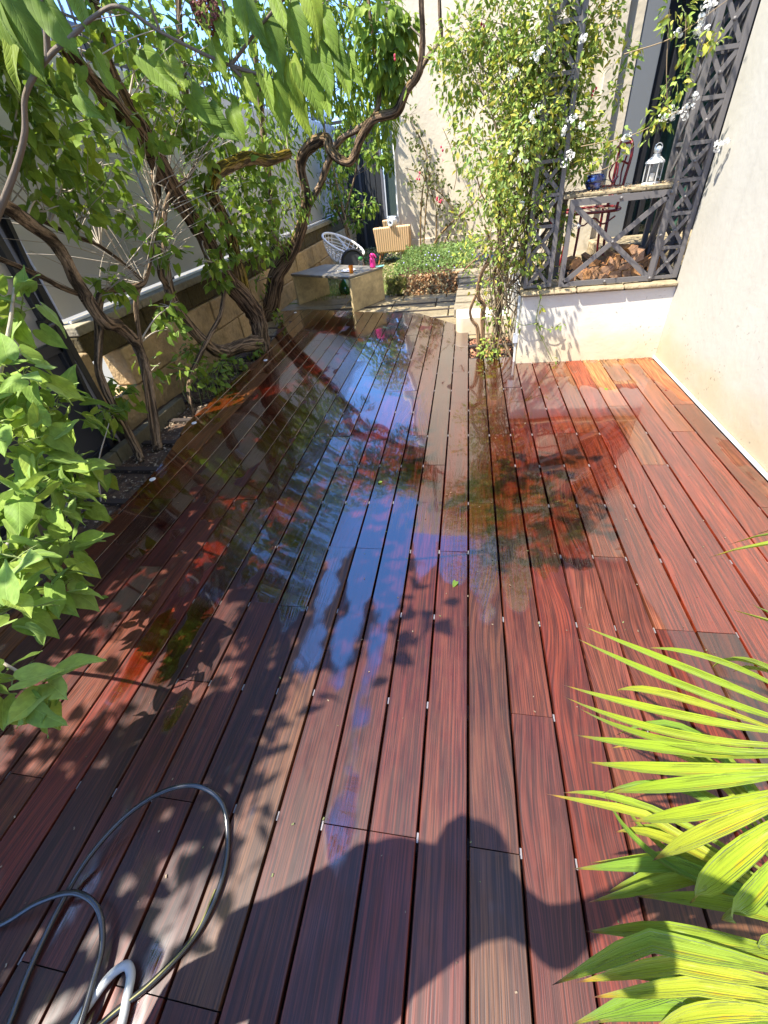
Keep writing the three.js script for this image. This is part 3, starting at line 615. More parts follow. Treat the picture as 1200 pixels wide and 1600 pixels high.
// apartment building beyond the fence
{
  const b = thing('apartment_building', 'pale apartment building with balconies standing beyond the metal fence', 'building');
  const bx = -17, wm = std([0.62, 0.57, 0.48], 0.85, { map: plasterTex }), tr = std([0.68, 0.65, 0.58], 0.8), gl = std([0.04, 0.05, 0.06], 0.1);
  part(b, 'wall', box(8, 7.6, 40, [bx - 4, 3.6, -16]), wm);
  part(b, 'roof', [bar([bx + 0.3, 7.5, -36.2], [bx + 0.3, 7.5, 4.2], 0.8, 0.3, V(0, 1, 0))], std([0.09, 0.10, 0.12], 0.6));
  for (let s = 0; s < 2; s++) {
    for (let z = -34; z < 2; z += 3) {
      const w = part(b, 'window', [box(0.12, 2.1, 0.12, [bx + 0.06, 2.2 + s * 3.2, z - 0.62]), box(0.12, 2.1, 0.12, [bx + 0.06, 2.2 + s * 3.2, z + 0.62]), box(0.14, 0.14, 1.5, [bx + 0.07, 3.3 + s * 3.2, z]), box(0.2, 0.1, 1.5, [bx + 0.1, 1.12 + s * 3.2, z])], tr);
      part(w, 'pane', box(0.05, 2.06, 1.12, [bx + 0.03, 2.2 + s * 3.2, z]), gl);
    }
    part(b, 'cornice', box(0.25, 0.18, 40, [bx + 0.12, 3.9 + s * 3.2, -16]), tr);
    const rl = []; for (let z = -35; z < 3; z += 0.25) rl.push(box(0.03, 0.9, 0.03, [bx + 0.5, 1.6 + s * 3.2, z]));
    rl.push(box(0.04, 0.05, 38, [bx + 0.5, 2.05 + s * 3.2, -16]), box(0.5, 0.1, 38, [bx + 0.3, 1.06 + s * 3.2, -16]));
    part(b, 'balcony_railing', rl, M.ironDark).userData.kind = 'stuff';
  }
}

// ---------------------------------------------------------------- foliage clusters [x,  y,  z,  radius,  leaves],  leaves and stems,  in metres
const CL_A=[[-2.3, 1.88, -2.96, 0.166, 26], [-2.3, 1.79, -2.66, 0.154, 22], [-2.45, 1.72, -3.31, 0.171, 20], [-2.4, 1.96, -3.66, 0.178, 18], [-2.35, 1.6, -2.85, 0.135, 14], [-2.45, 1.47, -3.38, 0.138, 9], [-2.4, 1.26, -3.5, 0.138, 9], [-2.4, 1.16, -3.7, 0.126, 7], [-2.42, 1.08, -2.91, 0.106, 10], [-2.4, 0.82, -3.43, 0.106, 8], [-2.4, 0.67, -3.34, 0.096, 7], [-2.4, 1.47, -2.92, 0.081, 6], [-2.2, 1.98, -2.62, 0.159, 24], [-2.5, 0.41, -2.61, 0.105, 10], [-2.5, 0.34, -2.38, 0.1, 10], [-2.5, 0.44, -3.02, 0.13, 5], [-2.3, 1.52, -2.53, 0.089, 6], [-2.25, 2.1, -3.08, 0.216, 24], [-2.1, 2.16, -2.62, 0.179, 24]];
const CL_B=[[-2.4, 2.19, -4.06, 0.164, 16], [-2.4, 2.07, -4.31, 0.204, 26], [-2.35, 2.3, -4.55, 0.231, 30], [-2.3, 2.43, -4.18, 0.229, 40], [-2.3, 2.65, -5.04, 0.322, 55], [-2.2, 2.44, -3.73, 0.181, 30], [-2.3, 1.38, -4.41, 0.175, 26], [-2.3, 1.37, -5.37, 0.265, 46], [-2.4, 1.08, -4.65, 0.167, 22], [-2.35, 1.01, -4.22, 0.108, 12], [-2.4, 1.07, -5.48, 0.259, 40], [-2.3, 1.91, -4.47, 0.141, 18], [-2.35, 1.75, -4.54, 0.159, 22], [-2.3, 1.95, -5.04, 0.145, 16], [-2.3, 1.59, -5.29, 0.2, 34], [-2.5, 1.54, -4.43, 0.144, 20], [-2.4, 0.88, -4.35, 0.126, 12], [-2.2, 2.38, -5.37, 0.269, 40], [-2.0, 2.66, -6.05, 0.354, 60], [-2.0, 2.86, -5.87, 0.362, 60]];
const CL_E=[[-2.18, 1.25, -6.1, 0.221, 40], [-2.45, 0.99, -6.2, 0.25, 46], [-1.95, 1.36, -6.0, 0.198, 36], [-2.47, 1.39, -6.3, 0.282, 50], [-2.18, 1.79, -6.3, 0.342, 70], [-2.36, 2.04, -6.3, 0.334, 70], [-1.62, 1.44, -6.3, 0.156, 16], [-1.61, 2.11, -6.2, 0.387, 110], [-1.12, 2.23, -6.0, 0.295, 90], [-0.81, 2.35, -5.8, 0.245, 90], [-1.33, 2.51, -6.2, 0.394, 130], [-0.85, 2.56, -5.8, 0.267, 100], [-0.56, 2.52, -5.8, 0.106, 26], [-0.7, 2.21, -5.8, 0.174, 40], [-0.9, 1.92, -6.1, 0.172, 34], [-1.09, 2.7, -6.0, 0.365, 120], [-1.62, 2.47, -6.0, 0.323, 90], [-1.55, 2.76, -6.0, 0.37, 120], [-0.67, 2.41, -5.8, 0.144, 36], [-2.78, 0.53, -6.0, 0.172, 10]];
const CL_F=[[-2.52, 1.78, -10.6, 0.33, 70], [-2.03, 2.19, -10.4, 0.477, 120], [-1.68, 1.78, -10.2, 0.287, 60], [-2.49, 1.16, -10.6, 0.292, 60], [-2.8, 0.97, -10.6, 0.203, 30], [-1.99, 1.02, -10.4, 0.208, 34], [-1.5, 1.67, -10.6, 0.2, 34], [-3.0, 1.62, -10.8, 0.396, 60], [-1.85, 2.59, -10.4, 0.459, 100], [-1.44, 2.31, -10.6, 0.238, 50], [-2.28, 0.78, -10.3, 0.185, 20]];
const CL_S=[[-1.75, 1.21, -1.56, 0.098, 14], [-1.6, 1.05, -1.29, 0.106, 20], [-1.7, 0.86, -1.42, 0.114, 20], [-1.55, 0.88, -1.1, 0.103, 20], [-1.8, 0.58, -1.42, 0.105, 18], [-1.55, 0.7, -1.0, 0.117, 20], [-1.75, 0.45, -1.28, 0.106, 20], [-1.6, 0.44, -1.0, 0.094, 16], [-1.45, 0.63, -0.78, 0.073, 10], [-1.5, 0.41, -0.83, 0.077, 14], [-1.35, 0.58, -0.62, 0.071, 12], [-1.2, 0.53, -0.43, 0.06, 8], [-1.15, 0.45, -0.45, 0.063, 8], [-2.0, 0.32, -1.7, 0.058, 7]];
const CL_V=[[-0.07, 2.15, -4.3, 0.14, 130], [0.18, 2.16, -4.2, 0.167, 220], [0.42, 2.09, -4.1, 0.183, 260], [0.02, 2.0, -4.4, 0.175, 160], [0.32, 1.9, -4.1, 0.192, 280], [0.57, 1.88, -3.9, 0.179, 260], [0.7, 2.03, -3.8, 0.133, 130], [0.42, 1.67, -4.05, 0.185, 260], [0.63, 1.64, -3.9, 0.168, 220], [0.77, 1.54, -3.85, 0.105, 90], [0.31, 1.49, -4.1, 0.177, 180], [0.57, 1.45, -4.0, 0.162, 170], [0.75, 1.41, -3.9, 0.096, 70], [0.29, 1.25, -4.15, 0.149, 90], [0.52, 1.19, -4.1, 0.107, 50], [0.21, 0.95, -4.2, 0.138, 50], [0.71, 1.05, -3.95, 0.067, 30], [0.03, 0.82, -4.6, 0.131, 36], [0.37, 0.9, -4.15, 0.132, 46], [0.18, 0.6, -4.3, 0.139, 36], [0.28, 0.35, -4.2, 0.117, 24], [0.23, 0.09, -4.2, 0.092, 50], [0.28, 0.66, -4.2, 0.123, 30], [0.69, 0.94, -4.0, 0.06, 14], [-0.21, 2.11, -4.5, 0.084, 40], [0.87, 1.72, -3.8, 0.063, 26], [0.89, 1.88, -3.8, 0.076, 30], [0.93, 1.46, -3.8, 0.058, 18], [1.15, 2.03, -3.85, 0.08, 26], [1.28, 1.89, -3.85, 0.067, 20], [1.24, 1.74, -3.85, 0.062, 16], [1.17, 1.62, -3.85, 0.056, 14], [1.39, 1.9, -3.85, 0.044, 10]];
const CL_R=[[-0.95, 1.93, -10.2, 0.186, 50], [-1.04, 2.24, -10.2, 0.159, 34], [-0.79, 1.6, -10.2, 0.238, 60], [-0.87, 1.13, -10.2, 0.223, 44], [-0.61, 1.35, -10.2, 0.194, 44], [-0.38, 0.78, -10.15, 0.225, 46], [-0.13, 0.66, -10.15, 0.176, 34], [-0.5, 1.09, -10.2, 0.197, 36], [-0.2, 1.72, -10.2, 0.233, 26], [-1.1, 1.35, -10.2, 0.122, 14], [0.07, 0.18, -10.0, 0.205, 46], [0.26, 0.01, -9.9, 0.179, 40], [-0.12, 0.08, -10.0, 0.155, 30], [-0.88, 0.52, -10.1, 0.154, 10], [-0.38, 0.42, -10.1, 0.179, 20]];
const CL_G=[[-2.5, 0.26, -3.43, 0.163, 40], [-2.42, 0.12, -3.67, 0.149, 36], [-2.45, 0.03, -4.18, 0.124, 26], [-2.42, -0.08, -4.66, 0.106, 20], [-2.6, -0.14, -6.0, 0.092, 12], [-2.2, -0.22, -4.5, 0.007, 0], [-2.6, 0.36, -3.81, 0.136, 26], [-2.5, 0.14, -3.98, 0.132, 24]];
const NEAR=[[-0.677, 1.772, -0.95, -0.626, 1.696, -0.92, 0.062], [-0.735, 1.786, -0.95, -0.707, 1.7, -0.92, 0.058], [-0.769, 1.767, -0.95, -0.743, 1.684, -0.92, 0.047], [-0.615, 1.77, -0.95, -0.595, 1.717, -0.92, 0.034], [-0.33, 1.722, -0.93, -0.31, 1.665, -0.9, 0.032], [-0.308, 1.694, -0.93, -0.282, 1.641, -0.9, 0.039], [-0.269, 1.702, -0.93, -0.244, 1.639, -0.9, 0.038], [-0.375, 1.713, -0.93, -0.362, 1.66, -0.9, 0.035], [-0.233, 1.651, -0.93, -0.211, 1.598, -0.9, 0.042], [-0.259, 1.637, -0.93, -0.236, 1.581, -0.9, 0.043], [-0.201, 1.641, -0.93, -0.184, 1.593, -0.9, 0.032], [-0.278, 1.65, -0.93, -0.268, 1.601, -0.9, 0.028], [-0.312, 1.634, -0.93, -0.292, 1.574, -0.9, 0.043], [-0.279, 1.61, -0.93, -0.264, 1.566, -0.9, 0.026], [-0.328, 1.637, -0.93, -0.311, 1.593, -0.9, 0.025], [-0.362, 1.648, -0.93, -0.34, 1.613, -0.9, 0.028], [-0.231, 1.608, -0.93, -0.219, 1.575, -0.9, 0.023], [-0.433, 1.608, -0.93, -0.4, 1.57, -0.9, 0.037], [-0.459, 1.633, -0.93, -0.424, 1.592, -0.9, 0.037], [-0.397, 1.608, -0.93, -0.377, 1.57, -0.9, 0.03], [-0.681, 1.66, -0.95, -0.641, 1.621, -0.92, 0.036], [-0.518, 1.679, -0.93, -0.463, 1.624, -0.9, 0.044], [-0.339, 1.727, -0.93, -0.33, 1.682, -0.9, 0.029], [-0.283, 1.725, -0.93, -0.266, 1.674, -0.9, 0.032], [-0.235, 1.719, -0.93, -0.217, 1.671, -0.9, 0.032], [-0.409, 1.723, -0.93, -0.388, 1.683, -0.9, 0.029], [-0.483, 1.671, -0.93, -0.452, 1.635, -0.9, 0.031], [-0.207, 1.665, -0.93, -0.191, 1.626, -0.9, 0.025], [-0.185, 1.642, -0.93, -0.172, 1.61, -0.9, 0.02], [-0.221, 1.692, -0.93, -0.196, 1.653, -0.9, 0.029], [-0.401, 1.689, -0.93, -0.385, 1.649, -0.9, 0.026], [-0.761, 1.738, -0.95, -0.787, 1.684, -0.92, 0.032], [-0.622, 1.698, -0.95, -0.6, 1.654, -0.92, 0.026]];
const FAN1=[[0.537, 0.8, -0.375, 0.435, 0.72, -0.488, 0.306, 0.55, -0.711, 0.0237], [0.532, 0.8, -0.366, 0.413, 0.72, -0.455, 0.287, 0.54, -0.68, 0.0231], [0.527, 0.8, -0.356, 0.375, 0.72, -0.405, 0.234, 0.55, -0.543, 0.0221], [0.522, 0.8, -0.348, 0.363, 0.72, -0.372, 0.236, 0.53, -0.526, 0.0193], [0.519, 0.8, -0.342, 0.358, 0.72, -0.356, 0.27, 0.5, -0.519, 0.019], [0.514, 0.8, -0.333, 0.369, 0.73, -0.343, 0.232, 0.58, -0.419, 0.0246], [0.499, 0.81, -0.315, 0.354, 0.74, -0.31, 0.238, 0.6, -0.362, 0.0236], [0.487, 0.82, -0.302, 0.361, 0.75, -0.29, 0.265, 0.6, -0.314, 0.0247], [0.48, 0.82, -0.289, 0.365, 0.75, -0.258, 0.289, 0.61, -0.271, 0.0255], [0.476, 0.82, -0.281, 0.36, 0.76, -0.236, 0.305, 0.62, -0.219, 0.0245], [0.463, 0.83, -0.265, 0.356, 0.77, -0.199, 0.341, 0.62, -0.174, 0.033], [0.454, 0.83, -0.25, 0.364, 0.77, -0.168, 0.376, 0.62, -0.161, 0.0268], [0.546, 0.8, -0.391, 0.491, 0.7, -0.532, 0.42, 0.6, -0.623, 0.0223], [0.551, 0.8, -0.401, 0.548, 0.7, -0.537, 0.533, 0.6, -0.581, 0.0246], [0.555, 0.8, -0.408, 0.571, 0.7, -0.519, 0.575, 0.6, -0.578, 0.0241], [0.516, 0.8, -0.337, 0.386, 0.7, -0.451, 0.325, 0.6, -0.51, 0.0235]];
const FAN2=[[0.528, 0.55, -0.204, 0.347, 0.5, -0.321, 0.19, 0.42, -0.359, 0.027], [0.528, 0.55, -0.204, 0.367, 0.5, -0.247, 0.313, 0.42, -0.374, 0.0182], [0.524, 0.55, -0.196, 0.378, 0.5, -0.248, 0.226, 0.4, -0.24, 0.0385], [0.52, 0.55, -0.188, 0.403, 0.5, -0.234, 0.257, 0.36, -0.201, 0.04], [0.536, 0.55, -0.22, 0.46, 0.48, -0.374, 0.312, 0.4, -0.381, 0.0255], [0.54, 0.55, -0.228, 0.482, 0.48, -0.435, 0.348, 0.4, -0.477, 0.0268], [0.544, 0.55, -0.237, 0.514, 0.48, -0.491, 0.369, 0.4, -0.508, 0.0251], [0.549, 0.55, -0.245, 0.544, 0.48, -0.443, 0.442, 0.42, -0.537, 0.024], [0.553, 0.55, -0.254, 0.555, 0.48, -0.386, 0.498, 0.42, -0.5, 0.0227], [0.556, 0.55, -0.258, 0.574, 0.48, -0.356, 0.569, 0.42, -0.481, 0.022], [0.52, 0.55, -0.188, 0.398, 0.5, -0.279, 0.322, 0.4, -0.312, 0.0279]];
const FAN3=[[0.459, 0.68, -0.129, 0.284, 0.66, -0.132, 0.209, 0.52, -0.136, 0.0384], [0.438, 0.7, -0.108, 0.256, 0.66, -0.119, 0.151, 0.5, -0.07, 0.0467], [0.432, 0.7, -0.097, 0.282, 0.66, -0.101, 0.184, 0.52, -0.077, 0.0369], [0.426, 0.7, -0.086, 0.298, 0.66, -0.084, 0.204, 0.52, -0.065, 0.0358], [0.417, 0.7, -0.071, 0.327, 0.66, -0.067, 0.271, 0.55, -0.044, 0.0393], [0.454, 0.7, -0.138, 0.392, 0.66, -0.17, 0.286, 0.55, -0.185, 0.039], [0.453, 0.72, -0.153, 0.39, 0.7, -0.134, 0.416, 0.6, -0.135, 0.0242], [0.441, 0.66, -0.08, 0.372, 0.6, -0.087, 0.336, 0.5, -0.072, 0.0375]];
const FAN4=[[0.558, 0.9, -0.442, 0.557, 0.82, -0.532, 0.571, 0.7, -0.665, 0.0155], [0.565, 0.9, -0.453, 0.571, 0.82, -0.54, 0.616, 0.7, -0.684, 0.0156], [0.571, 0.9, -0.465, 0.592, 0.82, -0.562, 0.652, 0.7, -0.692, 0.0158]];
const VSTEM=[[[0.137, -0.005, -4.25, 0.0236], [0.127, 0.139, -4.25, 0.0206], [0.106, 0.287, -4.25, 0.0171], [0.06, 0.346, -4.25, 0.014], [0.041, 0.422, -4.25, 0.0128], [0.069, 0.511, -4.25, 0.0126], [0.109, 0.596, -4.25, 0.0134], [0.123, 0.706, -4.25, 0.0141], [0.169, 0.784, -4.25, 0.0129], [0.238, 0.827, -4.25, 0.0119], [0.324, 0.86, -4.25, 0.01], [0.44, 0.912, -4.25, 0.0089], [0.533, 0.994, -4.25, 0.0079], [0.595, 1.089, -4.25, 0.006]], [[0.168, -0.007, -4.25, 0.021], [0.162, 0.235, -4.25, 0.0202], [0.155, 0.396, -4.25, 0.0227], [0.161, 0.478, -4.25, 0.0224], [0.121, 0.525, -4.25, 0.0193], [0.104, 0.597, -4.25, 0.0163], [0.119, 0.698, -4.25, 0.0141], [0.152, 0.778, -4.25, 0.0111], [0.207, 0.9, -4.25, 0.0099], [0.176, 0.995, -4.25, 0.008], [0.137, 1.087, -4.25, 0.007]], [[0.29, -0.002, -4.25, 0.024], [0.297, 0.13, -4.25, 0.0235], [0.303, 0.322, -4.25, 0.0248], [0.305, 0.504, -4.25, 0.025], [0.299, 0.651, -4.25, 0.0244], [0.28, 0.8, -4.25, 0.0211], [0.266, 0.942, -4.25, 0.0197], [0.261, 1.076, -4.25, 0.0175], [0.262, 1.245, -4.25, 0.0152], [0.271, 1.441, -4.25, 0.0122], [0.28, 1.623, -4.25, 0.0102]], [[0.248, 0.031, -4.25, 0.0125], [0.256, 0.23, -4.25, 0.0111], [0.283, 0.416, -4.25, 0.0107], [0.241, 0.638, -4.25, 0.0104], [0.259, 0.778, -4.25, 0.0092], [0.353, 0.935, -4.25, 0.008], [0.477, 1.05, -4.25, 0.0078], [0.547, 1.15, -4.25, 0.0068]], [[0.159, 0.627, -4.25, 0.0095], [0.184, 0.668, -4.25, 0.0094], [0.333, 0.748, -4.25, 0.012], [0.468, 0.809, -4.25, 0.0127], [0.555, 0.88, -4.25, 0.0125], [0.597, 0.944, -4.25, 0.0114], [0.634, 1.015, -4.25, 0.0104], [0.677, 1.138, -4.25, 0.0084], [0.696, 1.224, -4.25, 0.0066]], [[0.309, 0.574, -4.25, 0.0086], [0.396, 0.627, -4.25, 0.0084], [0.462, 0.689, -4.25, 0.0093], [0.505, 0.783, -4.25, 0.0082], [0.564, 0.871, -4.25, 0.008], [0.565, 1.006, -4.25, 0.007], [0.531, 1.151, -4.25, 0.0059]], [[-0.039, 0.536, -5.5, 0.0085], [0.073, 0.675, -5.2, 0.0102], [0.173, 0.773, -5.0, 0.0107], [0.268, 0.914, -4.6, 0.0097], [0.35, 1.004, -4.3, 0.008], [0.392, 1.065, -4.25, 0.007], [0.452, 1.131, -4.25, 0.006]], [[0.261, 1.076, -4.25, 0.0087], [0.2, 1.167, -4.25, 0.0069], [0.111, 1.28, -4.25, 0.0059], [0.066, 1.398, -4.25, 0.0042]], [[0.264, 1.211, -4.25, 0.0094], [0.337, 1.318, -4.25, 0.0083], [0.352, 1.495, -4.25, 0.0072], [0.381, 1.67, -4.25, 0.0054]]];
const TEND=[[[0.616, 0.59, -3.98, 0.0046], [0.602, 0.488, -3.98, 0.0038], [0.601, 0.345, -3.98, 0.0039], [0.686, 0.189, -3.98, 0.003], [0.784, 0.026, -3.98, 0.003]], [[0.599, 0.363, -3.98, 0.0029], [0.48, 0.352, -3.98, 0.0029], [0.4, 0.412, -3.98, 0.0029]], [[0.601, 0.345, -3.98, 0.0029], [0.727, 0.301, -3.98, 0.0029], [0.801, 0.351, -3.98, 0.0029]]];
const RSTEM=[[[-0.936, 0.005, -10.15, 0.0203], [-0.93, 0.445, -10.15, 0.0169], [-0.895, 0.9, -10.15, 0.0163], [-0.841, 1.219, -10.15, 0.0132], [-0.751, 1.518, -10.15, 0.0103], [-0.816, 1.818, -10.15, 0.0076], [-1.001, 2.119, -10.15, 0.0074]], [[-0.892, 0.014, -10.15, 0.0145], [-0.841, 0.555, -10.15, 0.0139], [-0.766, 1.106, -10.15, 0.012], [-0.704, 1.392, -10.15, 0.0078]], [[-0.717, 0.063, -10.15, 0.0288], [-0.626, 0.3, -10.15, 0.0254], [-0.484, 0.454, -10.15, 0.0195], [-0.211, 0.659, -10.15, 0.0164], [0.129, 0.871, -10.15, 0.016], [0.376, 1.101, -10.15, 0.013], [0.511, 1.35, -10.15, 0.0102]], [[-0.626, 0.276, -10.15, 0.0142], [-0.604, 0.649, -10.15, 0.0124], [-0.612, 0.874, -10.15, 0.0095], [-0.735, 1.23, -10.15, 0.0079]], [[-0.604, -0.009, -10.15, 0.0116], [-0.487, 0.216, -10.15, 0.0113], [-0.21, 0.614, -10.15, 0.0096], [-0.052, 0.779, -10.15, 0.0081]], [[-0.211, 0.704, -10.15, 0.0109], [-0.476, 1.035, -10.15, 0.0093], [-0.735, 1.23, -10.15, 0.0092], [-0.885, 1.41, -10.15, 0.0078], [-1.167, 1.52, -10.15, 0.0052]], [[-0.266, 1.1, -10.15, 0.0066], [-0.215, 1.343, -10.15, 0.0065], [-0.317, 1.708, -10.15, 0.0063], [-0.463, 2.005, -10.15, 0.0049]]];
const LOGS=[[0.892, 0.737, -4.32, 0.105, 0.12, 0.2], [0.946, 0.701, -4.35, 0.071, 0.121, 0.9], [1.023, 0.748, -4.38, 0.091, 0.111, 0.4], [1.1, 0.702, -4.41, 0.081, 0.076, 0], [0.975, 0.668, -4.2, 0.074, 0.089, 0.3], [0.941, 0.63, -4.23, 0.09, 0.08, 0.1], [1.015, 0.614, -4.26, 0.116, 0.101, 0.6], [1.122, 0.65, -4.29, 0.12, 0.105, 0.05], [1.149, 0.73, -4.32, 0.079, 0.109, 0.5], [1.196, 0.735, -4.35, 0.06, 0.129, 0.8], [1.244, 0.696, -4.38, 0.09, 0.111, 0.4], [1.276, 0.638, -4.29, 0.129, 0.109, 0.3], [1.353, 0.636, -4.2, 0.092, 0.092, 0], [1.29, 0.591, -4.23, 0.099, 0.059, 0.2], [1.204, 0.6, -4.26, 0.11, 0.06, 0.4], [1.294, 0.731, -4.41, 0.09, 0.09, 0.5], [1.34, 0.783, -4.32, 0.117, 0.117, 0.7], [1.399, 0.723, -4.35, 0.108, 0.089, 0.4], [1.478, 0.695, -4.38, 0.094, 0.149, 0.6], [1.499, 0.649, -4.41, 0.101, 0.091, 0.2], [1.294, 0.828, -4.32, 0.087, 0.077, 0.7], [0.868, 0.617, -4.23, 0.07, 0.091, 0.3], [1.103, 0.594, -4.26, 0.09, 0.04, 0.1], [1.265, 0.568, -4.29, 0.091, 0.04, 0.5]];
const FLOWERS=[[-0.281, 1.946, -3.85], [0.071, 2.12, -3.85], [-0.119, 1.636, -3.85], [0.018, 2.008, -3.85], [0.638, 1.984, -3.85], [0.401, 1.961, -3.85], [0.678, 1.628, -3.85], [0.606, 1.589, -3.85], [1.318, 1.601, -3.85], [1.22, 1.568, -3.85], [1.562, 1.409, -3.85], [1.266, 1.93, -3.85], [1.271, 2.015, -3.85], [1.179, 1.941, -3.85], [0.355, 1.486, -3.85], [0.671, 1.437, -3.85], [-0.138, 2.126, -3.85], [1.009, 1.514, -3.85]];
const REDV=[[0.074, 2.168, -4.2], [-0.505, 2.103, -4.2], [-0.201, 1.583, -4.2], [-0.377, 1.449, -4.2], [-0.246, 1.287, -4.2], [-0.216, 1.28, -4.2], [0.648, 1.068, -4.2], [0.597, 0.898, -4.2], [0.819, 1.776, -4.2]];
const REDR=[[-1.201, 2.937, -10.0], [-0.503, 1.631, -10.0], [-0.898, 1.38, -10.0], [-0.587, 0.994, -10.0], [-0.466, 0.983, -10.0], [-0.458, 1.564, -10.0]];

// ---------------------------------------------------------------- leaves
// heart shaped / oval blade, length 1 along +y, face towards +z; W = half width, lobes = heart base
function blade(W, lobe, rows, cols, fold, droop, tip = 1) {
  const pos = [], uv = [], idx = [];
  for (let i = 0; i <= rows; i++) {
    const t = i / rows, y0 = t;
    let w = lobe ? sin(PI * (t * 0.86 + 0.14) ** (0.62)) ** 0.85 : sin(PI * t ** 0.8) ** 0.9;
    w *= W * (1 - 0.35 * sstep(0.6, 1, t) * tip);
    if (i === rows) w = 0.004;
    for (let c = -cols; c <= cols; c++) {
      const s = c / cols, x = s * w, dip = lobe ? -0.16 * lobe * sin(abs(s) * PI * 0.75) * (1 - sstep(0, 0.3, t)) : 0;
      const y = y0 + dip + (lobe && i === 0 ? 0.0 : 0);
      pos.push(x, y, abs(x) * fold - droop * t * t + 0.03 * sin(t * 9 + s * 2) * abs(s) * (lobe ? 1 : 0.6));
      uv.push(0.5 + s * 0.5 * (w / W), t);
    }
  }
  const S = cols * 2 + 1;
  for (let i = 0; i < rows; i++) for (let c = 0; c < S - 1; c++) { const a = i * S + c; idx.push(a, a + 1, a + S, a + 1, a + S + 1, a + S); }
  const g = new THREE.BufferGeometry();
  g.setAttribute('position', new THREE.Float32BufferAttribute(pos, 3)); g.setAttribute('uv', new THREE.Float32BufferAttribute(uv, 2)); g.setIndex(idx); g.computeVertexNormals();
  return g;
}
const G_LILAC = [blade(0.36, 1, 9, 3, 0.28, 0.16), blade(0.39, 1, 9, 3, 0.12, 0.34), blade(0.31, 1, 9, 3, 0.5, 0.02), blade(0.37, 1, 9, 3, -0.16, 0.28)];
[0.15, -0.2, 0.1, 0.25].forEach((tw, k) => { const p = G_LILAC[k].attributes.position; for (let i = 0; i < p.count; i++) { const y = p.getY(i), a = tw * y, x = p.getX(i), z = p.getZ(i) + 0.05 * sin(x * 14 + k * 2 + y * 5) * y; p.setXYZ(i, x * cos(a) - z * sin(a) + 0.12 * (k - 1.5) * y * y * 0.6, y, x * sin(a) + z * cos(a)); } G_LILAC[k].computeVertexNormals(); });
const G_LILAC_FAR = blade(0.37, 1, 4, 1, 0.25, 0.2);
const G_OVAL = [blade(0.22, 0, 4, 1, 0.3, 0.15), blade(0.26, 0, 4, 1, 0.15, 0.3)];
const G_LONG = blade(0.15, 0, 5, 1, 0.3, 0.35);
const G_ROUND = blade(0.34, 0, 4, 1, 0.25, 0.1, 0.3);
// matrix of a leaf: base p, direction d of the blade, face normal n, length s
function leafM(p, d, n, s, wide = 1) {
  const Y = d.clone().normalize(), X = new THREE.Vector3().crossVectors(Y, n).normalize(), Z = new THREE.Vector3().crossVectors(X, Y);
  return new THREE.Matrix4().makeBasis(X.multiplyScalar(s * wide), Y.multiplyScalar(s), Z.multiplyScalar(s)).setPosition(p);
}
const rdir = () => { const z = rr(-1, 1), a = rr(0, 2 * PI), q = sqrt(1 - z * z); return V(q * cos(a), z, q * sin(a)); };
// items {m, tone}; the nParts nearest to where the picture is taken become parts, the rest one mass
function addLeaves(t, items, geos, mats, far, farMat, tones, nParts, massName = 'foliage') {
  const q = V(0, 0, 0), s = items.map((it) => { q.setFromMatrixPosition(it.m); return { it, d: q.distanceTo(camera.position) + (inFrame(q.x, q.y, q.z, 1.1) ? 0 : 100) }; }).sort((a, b) => a.d - b.d).map((a) => a.it);
  s.slice(0, nParts).forEach((it) => {
    const o = new THREE.Mesh(geos[it.k % geos.length], mats[it.k % mats.length]); o.name = 'leaf'; o.castShadow = o.receiveShadow = true;
    it.m.decompose(o.position, o.quaternion, o.scale); t.add(o);
  });
  const rest = s.slice(nParts);
  if (!rest.length) return;
  const im = new THREE.InstancedMesh(far, farMat, rest.length), c = new THREE.Color();
  rest.forEach((it, i) => { im.setMatrixAt(i, it.m); const k = tones[it.k % tones.length], v = it.v ?? 1; im.setColorAt(i, c.setRGB(k[0] * v, k[1] * v, k[2] * v)); });
  im.name = massName; im.userData.kind = 'stuff'; im.castShadow = im.receiveShadow = true; t.add(im);
}
// n leaves through a ball; they hang outwards and down, faces turned up
function clusterLeaves(items, [cx, cy, cz, r, n], size, o = {}) {
  const { down = 0.55, up = 0.75, flat = 1, jitter = 1 } = o, C = V(cx, cy, cz);
  for (let i = 0; i < n; i++) {
    const e = rdir(), q = C.clone().addScaledVector(e, r * Math.cbrt(rnd()) * jitter); q.y = C.y + (q.y - C.y) * flat;
    const d = e.clone().multiplyScalar(0.7).add(rdir().multiplyScalar(0.7)); d.y -= down;
    const nn = rdir().multiplyScalar(0.75).addScaledVector(e, 0.3); nn.y += up;
    items.push({ m: leafM(q, d, nn, rr(size[0], size[1]), rr(0.85, 1.1)), k: floor(rnd() * 60), v: rr(0.75, 1.25) });
  }
}
